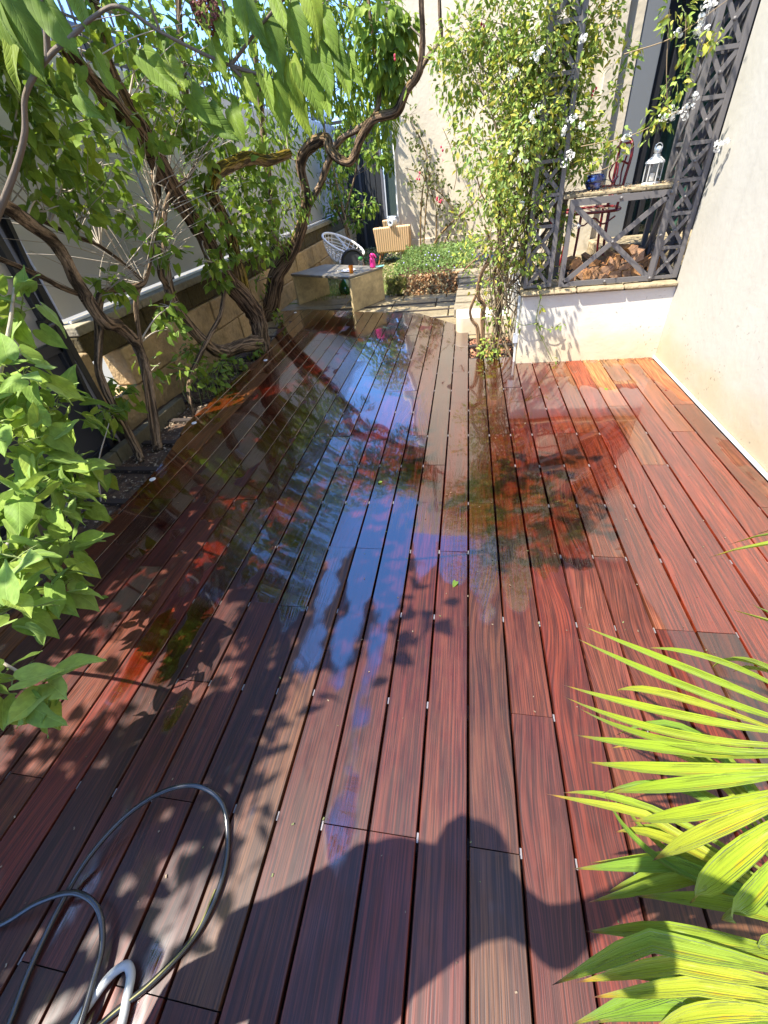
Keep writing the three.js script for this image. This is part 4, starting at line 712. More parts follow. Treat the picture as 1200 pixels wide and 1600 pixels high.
// twigs from the nearest limb point into each cluster
function twigs(clusters, limbs, r0 = 0.006) {
  const P = limbs.flat(), out = [];
  for (const c of clusters) {
    if (c[4] < 5) continue;
    let best = null, bd = 1e9;
    for (const q of P) { const d = hypot(q[0] - c[0], q[1] - c[1], q[2] - c[2]) + (q[1] > c[1] + 0.2 ? 0.3 : 0); if (d < bd) { bd = d; best = q; } }
    if (bd > 1.6) continue;
    const r = min(r0, (best[3] ?? 0.02) * 0.7), mid = [lerp(best[0], c[0], 0.5) + rr(-0.05, 0.05), lerp(best[1], c[1], 0.5) + rr(0, 0.08), lerp(best[2], c[2], 0.5) + rr(-0.05, 0.05)];
    out.push(tube([[best[0], best[1], best[2], r], [...mid, r * 0.8], [c[0], c[1], c[2], r * 0.6]], { seg: 5, step: 0.06, rough: 0.15, cap: false }));
    for (let i = 0; i < 4; i++) { const e = rdir(); e.y = abs(e.y) * 0.6; out.push(tube([[c[0], c[1], c[2], r * 0.6], [c[0] + e.x * c[3] * 0.6, c[1] + e.y * c[3] * 0.6, c[2] + e.z * c[3] * 0.6, r * 0.45], [c[0] + e.x * c[3] * 1.05, c[1] + e.y * c[3] * 0.8, c[2] + e.z * c[3] * 1.05, r * 0.25]], { seg: 4, step: 0.1, cap: false })); }
  }
  return out;
}
const barkPaint = (tone, mossAt) => (p, n, t) => { const m = mossAt ? mossAt(p, n, t) : 0, k = 0.8 + 0.4 * fbm(p.x * 7 + p.y * 5, p.z * 7, 3); return [lerp(tone[0] * k, 0.72 * k, m), lerp(tone[1] * k, 0.66 * k, m), lerp(tone[2] * k, 0.07, m)]; };
const mossN = (amt) => (p, n) => clamp(sstep(0.15, 0.75, n.y * 0.7 + fbm(p.x * 16, p.z * 16 + p.y * 12, 3) * 0.8 - 0.25 + (amt > 1 ? 0.42 : 0)) * min(1, amt));
const B1 = barkPaint([0.74, 0.68, 0.59]), B2 = barkPaint([0.62, 0.54, 0.46], mossN(0.3)), BM = barkPaint([0.9, 0.78, 0.6], mossN(1.25));

// ---------------------------------------------------------------- tree skeletons, in metres
const LIMBS = {
  A1: [[-2.43, -0.06, -2.62, 0.052], [-2.43, 0.002, -2.655, 0.0465], [-2.45, 0.394, -2.874, 0.0455], [-2.45, 0.667, -2.945, 0.0487], [-2.43, 0.84, -2.822, 0.0547], [-2.4, 0.921, -2.674, 0.0559], [-2.38, 1.166, -2.599, 0.0477], [-2.35, 1.356, -2.555, 0.0449], [-2.3, 1.492, -2.376, 0.0441], [-2.25, 1.578, -2.236, 0.0407], [-2.2, 1.686, -2.073, 0.0367], [-2.1, 1.832, -1.888, 0.0294], [-1.9, 2.2, -1.6, 0.022], [-1.7, 2.6, -1.2, 0.015]],
  A2: [[-2.47, -0.06, -2.45, 0.044], [-2.48, 0.018, -2.481, 0.0397], [-2.5, 0.357, -2.502, 0.035], [-2.5, 0.627, -2.539, 0.0334], [-2.48, 0.841, -2.682, 0.0353], [-2.48, 1.0, -2.8, 0.033], [-2.47, 1.05, -2.9, 0.029], [-2.44, 1.035, -3.05, 0.028], [-2.42, 1.031, -3.25, 0.026], [-2.42, 1.206, -3.5, 0.0254], [-2.42, 1.439, -3.76, 0.0256], [-2.42, 1.6, -3.84, 0.0225]],
  A3: [[-2.42, 0.0, -2.6, 0.02], [-2.44, 0.45, -2.85, 0.019], [-2.44, 0.72, -3.0, 0.02], [-2.43, 0.95, -3.12, 0.02], [-2.42, 1.04, -3.27, 0.018]],
  A4: [[-2.42, 1.04, -3.27, 0.018], [-2.46, 1.16, -3.2, 0.017], [-2.5, 1.3, -3.08, 0.016], [-2.5, 1.376, -2.909, 0.0167], [-2.5, 1.46, -2.74, 0.0163], [-2.5, 1.56, -2.52, 0.015], [-2.45, 1.7, -2.2, 0.012]],
  A5: [[-2.42, 1.075, -2.65, 0.02], [-2.38, 1.17, -2.45, 0.0194], [-2.35, 1.249, -2.325, 0.0197], [-2.3, 1.356, -2.108, 0.0193], [-2.2, 1.5, -1.8, 0.015]],
  B: [[-2.42, -0.08, -4.9, 0.12], [-2.42, 0.06, -4.922, 0.1], [-2.43, 0.28, -5.02, 0.095], [-2.45, 0.527, -4.904, 0.105], [-2.48, 0.838, -4.628, 0.088], [-2.48, 1.193, -4.482, 0.075], [-2.45, 1.457, -4.217, 0.073], [-2.42, 1.634, -4.069, 0.076], [-2.38, 1.861, -3.855, 0.062], [-2.3, 2.032, -3.512, 0.055], [-2.2, 2.141, -3.178, 0.049], [-2.1, 2.23, -2.961, 0.043], [-2.0, 2.348, -2.782, 0.0355], [-1.9, 2.466, -2.667, 0.0296], [-1.7, 2.8, -2.4, 0.02]],
  B2: [[-2.42, 1.634, -4.069, 0.055], [-2.42, 1.889, -4.021, 0.05], [-2.4, 2.07, -3.854, 0.045], [-2.35, 2.264, -3.696, 0.036], [-2.3, 2.449, -3.684, 0.0319], [-2.2, 2.626, -3.64, 0.0262], [-2.0, 3.0, -3.5, 0.018]],
  BM: [[-2.45, 0.527, -4.904, 0.08], [-2.42, 0.853, -4.859, 0.068], [-2.38, 1.147, -4.806, 0.056], [-2.34, 1.367, -4.674, 0.052], [-2.3, 1.519, -4.513, 0.056], [-2.28, 1.629, -4.622, 0.06], [-2.25, 1.701, -4.954, 0.058], [-2.2, 1.745, -5.255, 0.057], [-2.1, 1.725, -5.607, 0.05], [-2.0, 1.772, -6.0, 0.047]],
  BR: [[-2.42, 0.06, -4.922, 0.085], [-2.45, 0.17, -4.471, 0.075], [-2.5, 0.222, -4.121, 0.062], [-2.52, 0.38, -3.931, 0.052], [-2.55, 0.661, -3.774, 0.046], [-2.55, 0.883, -3.729, 0.042], [-2.55, 1.136, -3.824, 0.04], [-2.55, 1.437, -3.99, 0.035], [-2.5, 1.764, -4.138, 0.0339], [-2.45, 1.904, -4.408, 0.0323], [-2.4, 2.051, -4.645, 0.033], [-2.35, 2.363, -4.747, 0.0266], [-2.3, 2.614, -4.805, 0.0231], [-2.2, 2.901, -4.857, 0.0195]],
  BL: [[-2.55, 0.9, -3.73, 0.03], [-2.5, 1.05, -3.62, 0.024], [-2.45, 1.2, -3.72, 0.022], [-2.42, 1.42, -3.86, 0.022], [-2.4, 1.56, -4.05, 0.02], [-2.36, 1.62, -4.25, 0.017], [-2.33, 1.7, -4.4, 0.014]],
  D: [[-2.42, -0.05, -3.2, 0.022], [-2.42, 0.011, -3.212, 0.0203], [-2.45, 0.195, -3.351, 0.0232], [-2.47, 0.317, -3.66, 0.0241], [-2.47, 0.443, -4.017, 0.0265], [-2.45, 0.553, -4.274, 0.0261], [-2.42, 0.8, -4.5, 0.022]],
  E: [[-2.95, -0.05, -6.3, 0.13], [-2.755, 0.224, -6.3, 0.115], [-2.598, 0.541, -6.3, 0.115], [-2.3, 0.794, -6.25, 0.086], [-2.02, 1.16, -6.2, 0.066], [-1.922, 1.41, -6.15, 0.058], [-1.907, 1.678, -6.1, 0.056], [-1.746, 1.811, -6.05, 0.062], [-1.54, 1.842, -6.0, 0.058], [-1.499, 1.74, -5.95, 0.054], [-1.301, 1.62, -5.9, 0.046], [-1.215, 1.688, -5.9, 0.0418], [-1.133, 1.799, -5.85, 0.0441], [-0.97, 1.928, -5.8, 0.0459], [-0.715, 1.963, -5.75, 0.0448], [-0.61, 2.083, -5.7, 0.0403], [-0.47, 2.195, -5.65, 0.036], [-0.427, 2.393, -5.6, 0.0258], [-0.425, 2.608, -5.55, 0.0219], [-0.427, 3.0, -5.5, 0.0183]],
  E2: [[-1.98, 1.222, -6.2, 0.045], [-1.721, 1.454, -6.1, 0.04], [-1.554, 1.653, -6.0, 0.0397], [-1.387, 1.813, -5.95, 0.0348], [-1.152, 1.879, -5.9, 0.0339], [-0.97, 1.928, -5.8, 0.0328]],
  E3: [[-0.97, 1.928, -5.8, 0.0295], [-0.896, 2.047, -5.8, 0.0289], [-0.865, 2.268, -5.8, 0.0248], [-0.903, 2.483, -5.8, 0.021], [-0.922, 2.721, -5.8, 0.0174], [-0.93, 3.2, -5.8, 0.012]],
  E4: [[-0.47, 2.195, -5.65, 0.024], [-0.362, 2.287, -5.6, 0.0233], [-0.268, 2.366, -5.6, 0.02], [-0.269, 2.515, -5.55, 0.0166], [-0.274, 2.9, -5.5, 0.0133]],
  E5: [[-2.598, 0.541, -6.3, 0.08], [-2.6, 0.95, -6.5, 0.06], [-2.55, 1.5, -6.6, 0.05], [-2.4, 2.2, -6.5, 0.035], [-2.2, 3.0, -6.3, 0.02]],
};
for (const k of Object.keys(LIMBS)) { const s = { A: 0.76, B: 0.97, D: 0.8, E: 0.95 }[k[0]]; for (const q of LIMBS[k]) q[3] *= s; }
const limb = (t, name, k, paint, o = {}) => part(t, name, tube(LIMBS[k], { seg: 14, step: 0.03, rough: 0.34, paint, ...o }), M.bark);
// crowns that stand above or beside the picture
function overhead(items, N, box6, size, o = {}) {
  for (let i = 0, tries = 0; i < N && tries < N * 30; tries++) {
    const x = rr(box6[0], box6[1]), y = rr(box6[2], box6[3]), z = rr(box6[4], box6[5]);
    if (fbm(x * 1.6 + 3, y * 1.6 + z * 1.1, 3, 0, 0, o.s ?? 1) < (o.thr ?? 0.5) || inFrame(x, y - 0.05, z, 1.12)) continue;
    if (o.edge && x > o.edge(y, z)) continue;
    const gx = x + 0.473 * y, gz = z - 0.331 * y, D = gz > -0.7 ? (gx < -1.05 ? 0.85 : gx < -0.42 ? 0.5 : 0) : gz > -3 ? (gx < -0.95 ? 1 : gx < -0.3 ? 0.35 : 0) : gx < -0.8 ? 1 : 0; if (rnd() > D) { i += 0.2; continue; }   // how far the shade of the trees reaches over the deck
    const sx = x + 0.473 * (y - 0.8), sz = z - 0.331 * (y - 0.8); if (sx > -1.92 && sx < -1.28 && sz > -1.8 && sz < -0.22) { i += 0.4; continue; }   // the shrub stands in the sun
    clusterLeaves(items, [x, y, z, 0.16, o.per ?? 7], size); i++;
  }
}
const LT = LILAC.map((c) => c.slice());
{ // the near lilac: double trunk, a long thin bough in front of the lens
  reseed(101);
  const t = thing('lilac_tree', 'lilac tree whose twin thin trunks twist together, nearest of the trees on the left', 'tree');
  limb(t, 'trunk', 'A1', B1); limb(t, 'trunk', 'A2', B1);
  limb(t, 'limb', 'A3', B1, { seg: 8 }); limb(t, 'limb', 'A4', B1, { seg: 8 }); limb(t, 'limb', 'A5', B1, { seg: 8 });
  const it = [];
  CL_A.forEach((c) => clusterLeaves(it, [...c.slice(0, 3), c[3] * 1.2, c[4] * 2.6 | 0], [0.07, 0.105]));
  part(t, 'twig', twigs(CL_A, [LIMBS.A1, LIMBS.A2, LIMBS.A4, LIMBS.A5, LIMBS.B.slice(7)], 0.007), M.twigPale).userData.kind = 'stuff';
  overhead(it, 480, [-2.75, -1.6, 1.9, 3.2, -2.6, 1.3], [0.08, 0.12], { thr: 0.36, edge: (y, z) => -1.95 - 0.473 * (y - 2.6) + 0.3 * sin(z * 2.3 + y), per: 11 });
  overhead(it, 60, [-2.2, -1.15, 2.2, 2.9, -1.9, 0.9], [0.08, 0.12], { thr: 0.5, s: 3, per: 10 });
  for (const [gx, gz] of [[-0.75, -0.8], [-0.55, -1.0], [-0.4, -1.3], [-0.3, -0.95], [-0.65, -1.35], [-0.2, -1.15], [-0.5, -1.6], [-0.85, -1.2], [-0.9, -0.45], [-0.7, -0.25], [-1.0, -0.15]]) clusterLeaves(it, [gx - 0.473 * 2.5, 2.5, gz + 0.331 * 2.5, 0.16, 17], [0.07, 0.11]);
  for (const c of [[-0.95, 2.6, -0.75, 0.2, 36], [-0.7, 2.62, -1.0, 0.2, 40], [-0.85, 2.55, -1.35, 0.22, 44], [-0.6, 2.6, -1.5, 0.16, 22], [-1.15, 2.6, -1.15, 0.18, 26], [-0.5, 2.55, -0.95, 0.1, 12]]) clusterLeaves(it, c, [0.08, 0.11]);
  addLeaves(t, it, G_LILAC, MLEAF, G_LILAC_FAR, MLEAFI, LT, 300);
}
{ // the bough that hangs before the lens
  reseed(131);
  const t = thing('lilac_bough', 'lilac bough with large hanging leaves and a dried flower head, closest to the viewer', 'branch');
  const F1 = [[-1.5, 1.2, -0.7, 0.022], [-1.098, 1.446, -0.95, 0.016], [-0.948, 1.532, -0.95, 0.0133], [-0.825, 1.623, -0.95, 0.0103], [-0.786, 1.671, -0.95, 0.0092], [-0.71, 1.709, -0.95, 0.0088], [-0.641, 1.72, -0.93, 0.0072], [-0.576, 1.734, -0.92, 0.0055], [-0.519, 1.732, -0.9, 0.0048], [-0.467, 1.7, -0.9, 0.0044], [-0.413, 1.672, -0.92, 0.0046], [-0.379, 1.657, -0.93, 0.0048]];
  const MBOUGH = [[0.185, 0.29, 0.025], [0.15, 0.25, 0.022], [0.22, 0.33, 0.025], [0.125, 0.215, 0.022], [0.26, 0.35, 0.025]].map((c) => leafMat(c, 0.45));
  const side = [[[-0.379, 1.657, -0.93, 0.0034], [-0.339, 1.643, -0.93, 0.0023], [-0.306, 1.632, -0.95, 0.0021], [-0.275, 1.635, -0.96, 0.0016], [-0.235, 1.65, -0.95, 0.0013]], [[-0.379, 1.657, -0.93, 0.0034], [-0.358, 1.638, -0.93, 0.0026], [-0.33, 1.63, -0.93, 0.0021], [-0.312, 1.643, -0.93, 0.0015]], [[-0.71, 1.709, -0.95, 0.0055], [-0.69, 1.743, -0.95, 0.0048], [-0.665, 1.8, -0.95, 0.0041]], [[-0.379, 1.657, -0.93, 0.003], [-0.37, 1.69, -0.93, 0.002], [-0.366, 1.74, -0.92, 0.002]], [[-0.467, 1.7, -0.9, 0.0025], [-0.47, 1.74, -0.9, 0.002], [-0.44, 1.79, -0.88, 0.0018]], [[-0.379, 1.657, -0.93, 0.003], [-0.3, 1.7, -0.93, 0.0022], [-0.2, 1.74, -0.92, 0.0016]]];
  F1.forEach((q) => { q[3] *= 0.52; });
  part(t, 'stem', tube(F1, { seg: 8, step: 0.012, rough: 0.16, vlen: 0.1 }), M.twig);
  part(t, 'side_twig', side.map((s) => tube(s, { seg: 6, step: 0.01, rough: 0.12, vlen: 0.1 })), M.twig);
  for (const [ax, ay, az, bx, by, bz, w] of NEAR) {
    const a = V(ax, ay, az), d = V(bx - ax, by - ay, bz - az), L = d.length(), n = V(rr(-0.5, 0.5), rr(0.1, 0.5), 1), X = new THREE.Vector3().crossVectors(d.normalize(), n).normalize();
    const m = leafM(a, d, n, L * 1.06, clamp(w / 0.78 / L, 0.55, 1.2)), k = floor(rnd() * 60);
    const o = part(t, 'leaf', G_LILAC[k % 4], MBOUGH[k % 5]); m.decompose(o.position, o.quaternion, o.scale);
    part(t, 'leaf_stalk', wire([[ax, ay, az], [ax + rr(-0.006, 0.006), ay + 0.014, az - 0.004], [ax + rr(-0.012, 0.012), ay + 0.026, az - 0.006]], 0.0009, { seg: 4, step: 0.01 }), M.greenStem);
  }
  const fl = []; for (let i = 0; i < 160; i++) { const q = V(-0.395, 1.715, -0.92), e = rdir(); q.add(V(e.x * 0.018, e.y * 0.022, e.z * 0.018)); fl.push(new THREE.ConeGeometry(0.0022, 0.009, 4).applyMatrix4(new THREE.Matrix4().makeRotationFromEuler(new THREE.Euler(rr(0, 6), rr(0, 6), rr(0, 6)))).translate(q.x, q.y, q.z)); }
  part(t, 'dry_flower_head', fl, std([0.12, 0.04, 0.03], 0.9));
}
{ // big leaning lilac
  reseed(202);
  const t = thing('old_lilac_tree', 'old lilac with thick leaning trunk and a mossy sawn off limb', 'tree');
  limb(t, 'trunk', 'B', B2, { seg: 16 }); limb(t, 'limb', 'B2', B2); limb(t, 'limb', 'BR', B1); limb(t, 'limb', 'BL', B1, { seg: 8 }); limb(t, 'limb', 'D', B1, { seg: 8 });
  const mossy = part(t, 'mossy_limb', tube(LIMBS.BM, { seg: 16, step: 0.03, rough: 0.28, paint: BM }), M.bark);
  mossy.userData.label = 'limb under thick yellow green moss, sawn off at its end';
  const it = [];
  CL_B.forEach((c) => clusterLeaves(it, [...c.slice(0, 3), c[3] * 1.15, c[4] * 2.6 | 0], [0.06, 0.1]));
  part(t, 'twig', twigs(CL_B, [LIMBS.B, LIMBS.B2, LIMBS.BR, LIMBS.BM, LIMBS.BL], 0.008), M.twigPale).userData.kind = 'stuff';
  const bare = []; for (let i = 0; i < 230; i++) { const q = pick(pick([LIMBS.B.slice(6), LIMBS.B2, LIMBS.BR.slice(5), LIMBS.BL, LIMBS.A2.slice(5), LIMBS.A4])), e = rdir(); e.y = abs(e.y) + 0.2; const L = rr(0.25, 0.8); bare.push(tube([[q[0], q[1], q[2], 0.004], [q[0] + e.x * L * 0.5 + rr(-0.04, 0.04), q[1] + e.y * L * 0.5, q[2] + e.z * L * 0.5, 0.0028], [q[0] + e.x * L, q[1] + e.y * L * 0.8, q[2] + e.z * L, 0.0015]], { seg: 4, step: 0.06, cap: false })); }
  part(t, 'bare_twig', bare, M.twigPale).userData.kind = 'stuff';
  overhead(it, 70, [-2.6, -1.9, 2.6, 3.2, -5.5, -2.8], [0.07, 0.11], { thr: 0.4, s: 4, per: 10, edge: (y, z) => -1.9 - 0.4 * (y - 2.6) + 0.3 * sin(z * 2 + y) });
  for (const c of [[-2.3, 1.3, -4.9, 0.3, 60], [-2.35, 1.6, -5.6, 0.35, 70], [-2.3, 1.0, -5.2, 0.25, 40], [-2.4, 2.0, -5.4, 0.35, 70], [-2.35, 2.3, -4.9, 0.3, 60], [-2.2, 1.9, -3.6, 0.22, 26]]) clusterLeaves(it, c, [0.06, 0.1]);
  addLeaves(t, it, G_LILAC, MLEAF, G_LILAC_FAR, MLEAFI, LT, 300);
}
{ // the crooked tree over the path
  reseed(303);
  const t = thing('crooked_tree', 'crooked tree whose knobbly bough reaches over the path to the cream wall', 'tree');
  limb(t, 'trunk', 'E', B2, { seg: 12 }); limb(t, 'limb', 'E2', B1, { seg: 9 }); limb(t, 'limb', 'E3', B1, { seg: 8 }); limb(t, 'limb', 'E4', B1, { seg: 8 }); limb(t, 'limb', 'E5', B1, { seg: 9 });
  const it = [];
  CL_E.forEach((c, i) => clusterLeaves(it, [...c.slice(0, 4), c[4] * 2.2 | 0], i < 4 || i > 18 ? [0.07, 0.1] : [0.075, 0.125], { down: 0.9 }));
  part(t, 'twig', twigs(CL_E, [LIMBS.E, LIMBS.E2, LIMBS.E3, LIMBS.E4, LIMBS.E5], 0.008), M.twig).userData.kind = 'stuff';
  overhead(it, 24, [-2.8, -1.4, 2.9, 3.5, -7, -5], [0.08, 0.12], { thr: 0.53, s: 8 });
  addLeaves(t, it, [...G_LILAC, G_LONG], MLEAF, G_LONG, MLEAFI, [[0.22, 0.35, 0.035], [0.28, 0.40, 0.035], [0.17, 0.29, 0.04], [0.33, 0.42, 0.035], [0.23, 0.36, 0.045]], 260);
}
{ // small fruit tree before the dark screen
  reseed(404);
  const t = thing('small_fruit_tree', 'small green tree with a thin pale trunk before the dark screen', 'tree');
  const tr = [[-2.42, -0.05, -10.4, 0.05], [-2.45, 0.3, -10.4, 0.042], [-2.5, 0.62, -10.4, 0.04], [-2.52, 0.9, -10.42, 0.032], [-2.6, 1.3, -10.5, 0.024], [-2.7, 2.0, -10.6, 0.016]];
  part(t, 'trunk', tube(tr, { seg: 9, rough: 0.12, paint: barkPaint([1.5, 1.35, 1.0]) }), M.bark);
  const l2 = [[-2.5, 0.62, -10.4, 0.03], [-2.64, 0.95, -10.45, 0.026], [-2.75, 1.4, -10.5, 0.02]], l3 = [[-2.52, 0.9, -10.42, 0.02], [-2.2, 1.5, -10.4, 0.018], [-1.9, 2.2, -10.3, 0.012], [-1.7, 2.4, -10.3, 0.01]];
  part(t, 'limb', tube(l2, { seg: 7, paint: B1 }), M.bark); part(t, 'limb', tube(l3, { seg: 7, paint: B1 }), M.bark);
  const it = []; CL_F.forEach((c) => clusterLeaves(it, [...c.slice(0, 4), c[4] * 3 | 0], [0.07, 0.12]));
  part(t, 'twig', twigs(CL_F, [tr, l2, l3], 0.008), M.twig).userData.kind = 'stuff';
  addLeaves(t, it, G_LILAC, MLEAF, G_OVAL[1], MLEAFI, [[0.18, 0.31, 0.035], [0.23, 0.35, 0.035], [0.14, 0.26, 0.04], [0.28, 0.38, 0.04]], 40);
}
{ // shrub with heart leaves, left foreground
  reseed(505);
  const t = thing('heart_leaved_shrub', 'light green heart leaved shrub overhanging the left edge of the deck', 'shrub');
  const S = [[[-2.35, -0.05, -1.1, 0.016], [-2.2, 0.4, -1.15, 0.013], [-1.95, 0.8, -1.25, 0.011], [-1.75, 1.15, -1.45, 0.008], [-1.7, 1.3, -1.55, 0.005]], [[-2.3, -0.05, -1.0, 0.014], [-2.0, 0.3, -0.95, 0.011], [-1.7, 0.55, -0.95, 0.009], [-1.5, 0.6, -0.85, 0.006]], [[-2.25, -0.05, -0.7, 0.012], [-1.8, 0.35, -0.6, 0.009], [-1.4, 0.55, -0.5, 0.006], [-1.15, 0.5, -0.44, 0.003]], [[-2.3, -0.05, -1.3, 0.012], [-2.1, 0.25, -1.45, 0.009], [-1.85, 0.5, -1.42, 0.006]], [[-1.95, 0.8, -1.25, 0.009], [-1.7, 0.95, -1.1, 0.006], [-1.55, 0.95, -1.05, 0.004]], [[-2.4, -0.05, -1.9, 0.006], [-2.35, 0.2, -2.0, 0.005], [-2.3, 0.4, -2.2, 0.003]]];
  S.forEach((s) => part(t, 'stem', tube(s, { seg: 7, step: 0.03, rough: 0.15, vlen: 0.15 }), M.twigPale));
  const it = [];
  CL_S.forEach((c) => clusterLeaves(it, [...c.slice(0, 4), c[4] * 1.1 | 0], [0.085, 0.13], { up: 1.3, down: 0.3 }));
  for (const c of CL_S) clusterLeaves(it, [c[0] - 0.14, c[1] + 0.03, c[2] + 0.03, c[3] * 1.2, c[4] * 0.7 | 0], [0.075, 0.11], { up: 1.1, down: 0.35 });
  for (let i = 0; i < 60; i++) clusterLeaves(it, [rr(-2.6, -1.9), rr(0.2, 1.2), rr(-0.9, 0.6), 0.1, 3], [0.08, 0.11]);
  part(t, 'twig', twigs(CL_S, S, 0.004), M.greenStem).userData.kind = 'stuff';
  addLeaves(t, it, G_LILAC, MSHRUB, G_LILAC_FAR, MLEAFI, LT, 300);
}
{ // ground plants below the trees
  reseed(606);
  const t = thing('ground_shoots', 'leafy green shoots growing from the soil between the lilac trunks', 'plant');
  const it = [], st = [];
  for (const c of CL_G) { if (!c[4]) continue; clusterLeaves(it, [c[0], max(c[1], 0.05), c[2], c[3], c[4] * 1.5 | 0], [0.045, 0.08], { up: 1.2, down: 0.2 }); for (let i = 0; i < 6; i++) { const x = c[0] + rr(-0.1, 0.1), z = c[2] + rr(-0.1, 0.1); st.push(tube([[x, -0.05, z, 0.003], [x + rr(-0.04, 0.04), max(0.1, c[1] * 0.6), z + rr(-0.04, 0.04), 0.0025], [c[0] + rr(-0.1, 0.1), max(0.14, c[1] + 0.05), c[2] + rr(-0.1, 0.1), 0.0015]], { seg: 4, cap: false })); } }
  part(t, 'stem', st, M.greenStem).userData.kind = 'stuff';
  addLeaves(t, it, G_LILAC, MLEAF, G_LILAC_FAR, MLEAFI, LT, 150);
}
{ // flowering climber on the left lattice pillar
  reseed(707);
  const t = thing('flowering_climber', 'bright green climber with twisted stems and white flower clusters on the terrace corner', 'climbing plant');
  const paint = barkPaint([1.35, 1.1, 0.85]);
  VSTEM.forEach((s) => part(t, 'stem', tube(s, { seg: 8, step: 0.025, rough: 0.16, paint }), M.bark));
  TEND.forEach((s) => part(t, 'tendril', tube(s, { seg: 5, step: 0.03 }), M.greenStem));
  const it = [], thin = [];
  CL_V.push([0.12, 1.35, -3.76, 0.15, 46], [0.26, 1.2, -3.8, 0.12, 36], [0.02, 1.55, -3.72, 0.13, 40], [0.3, 1.5, -3.75, 0.14, 44], [0.55, 1.5, -3.99, 0.16, 90], [0.6, 1.72, -3.98, 0.17, 100], [0.57, 1.95, -3.98, 0.17, 110], [0.6, 2.2, -3.98, 0.18, 100], [0.05, 1.75, -4.4, 0.2, 90], [0.15, 1.45, -4.3, 0.17, 70], [-0.1, 1.95, -4.5, 0.18, 80], [0.02, 1.1, -4.5, 0.16, 44], [0.41, 1.13, -4.02, 0.12, 50], [0.48, 0.87, -4.03, 0.11, 44], [0.52, 1.31, -4.05, 0.13, 60], [0.71, 1.12, -4.03, 0.07, 26], [0.67, 0.76, -4.02, 0.06, 14], [0.32, 1.33, -4.1, 0.13, 50], [0.53, 0.7, -4.03, 0.07, 16]);
  for (const c of CL_V) if (c[2] > -4.06 && c[0] > 0.5 && c[0] < 1.0) { const k = 4.2 / -c[2]; c[0] *= k; c[1] = 1.5 + (c[1] - 1.5) * k; c[2] = -4.2; c[3] *= k; }
  CL_V.forEach((c) => clusterLeaves(it, [c[0], c[1], c[2], c[3] * 1.15, c[4] * 2.7 | 0], [0.026, 0.058], { up: 0.7, down: 0.35 }));
  TEND.flat().forEach((q) => clusterLeaves(it, [q[0], q[1], q[2], 0.03, 3], [0.035, 0.06]));
  for (let i = 0; i < 120; i++) clusterLeaves(it, [rr(-0.1, 1.0), rr(2.4, 3.6), rr(-4.5, -3.7), 0.2, 22], [0.03, 0.06]);
  for (let i = 0; i < 230; i++) {
    const c = pick(CL_V.slice(0, 20)), e = rdir(), x = rr(0.2, 0.62), y = c[1] + rr(-0.9, 0.0);
    thin.push(tube([[x, y, -4.2, 0.0055], [lerp(x, c[0], 0.5) + rr(-0.06, 0.06), lerp(y, c[1], 0.6), lerp(-4.2, c[2], 0.5) + rr(-0.05, 0.05), 0.003], [c[0] + e.x * c[3], c[1] + e.y * c[3], c[2] + e.z * c[3], 0.0015]], { seg: 4, step: 0.06, cap: false }));
  }
  for (const [a, b] of [[[0.75, 1.5, -3.95], [1.3, 1.62, -3.8]], [[0.8, 1.35, -3.95], [1.05, 1.47, -3.8]], [[0.9, 1.9, -3.85], [1.4, 2.05, -3.82]], [[1.1, 2.05, -3.85], [1.22, 1.6, -3.84]], [[1.2, 2.0, -3.85], [1.3, 1.72, -3.84]]]) thin.push(tube([[...a, 0.003], [lerp(a[0], b[0], 0.5), lerp(a[1], b[1], 0.5) - 0.04, lerp(a[2], b[2], 0.5), 0.0025], [...b, 0.0015]], { seg: 4, cap: false }));
  for (let i = 0; i < 40; i++) { const s = pick(thin), u = rnd(); const [x, y] = [rr(0.78, 1.3), 0]; const yy = 1.47 + (x - 0.8) * 0.28 + rr(-0.06, 0.04); clusterLeaves(it, [x, yy, -3.86, 0.04, 2], [0.035, 0.06]); }
  part(t, 'thin_stem', thin, std([0.24, 0.175, 0.10], 0.9)).userData.kind = 'stuff';
  const bloom = (q, n, r) => { const g = [], lobe = [0, 1, 2, 3].map(() => [rr(-1, 1) * r * 1.1, rr(-0.9, 0.9) * r * 1.1, rr(-0.6, 0.6) * r]); r *= 0.62; for (let i = 0; i < n; i++) { const e = rdir(), L = lobe[i % 4], p = V(q[0] + L[0] + e.x * r, q[1] + L[1] + e.y * r * 0.8, q[2] + L[2] + e.z * r); for (let k = 0; k < 5; k++) { const a = k / 5 * 2 * PI; g.push(new THREE.CircleGeometry(0.004, 5).translate(0.004, 0, 0).rotateZ(a).applyMatrix4(new THREE.Matrix4().lookAt(V(0, 0, 0), e.clone().negate(), V(0.1, 1, 0))).translate(p.x, p.y, p.z)); } } return g; };
  for (let i = 0; i < 5; i++) { const c = CL_V[4 + i * 3]; FLOWERS.push([c[0] + rr(-0.1, 0.1), c[1] + rr(-0.1, 0.1), c[2] + c[3] * 1.1]); }
  FLOWERS.filter((q) => q[0] > 0.3 || q[2] !== -3.85).forEach((q, i) => part(t, 'flower_cluster', bloom(q, 34, 0.022 + 0.008 * (i % 3)), M.petalWhite));
  FLOWERS.filter((q, i) => [8, 9, 10, 11, 12].includes(i)).forEach((q) => part(t, 'flower_cluster', bloom([q[0] + 0.03, q[1] + 0.045, q[2]], 40, 0.03), M.petalWhite));
  const red = []; for (const q of REDV) for (let i = 0; i < 3; i++) red.push(new THREE.SphereGeometry(0.007, 6, 5).scale(1, 1.3, 1).translate(q[0] + rr(-0.012, 0.012), q[1] + rr(-0.02, 0.02), q[2] + 0.06));
  part(t, 'red_bud', red, M.petalRed);
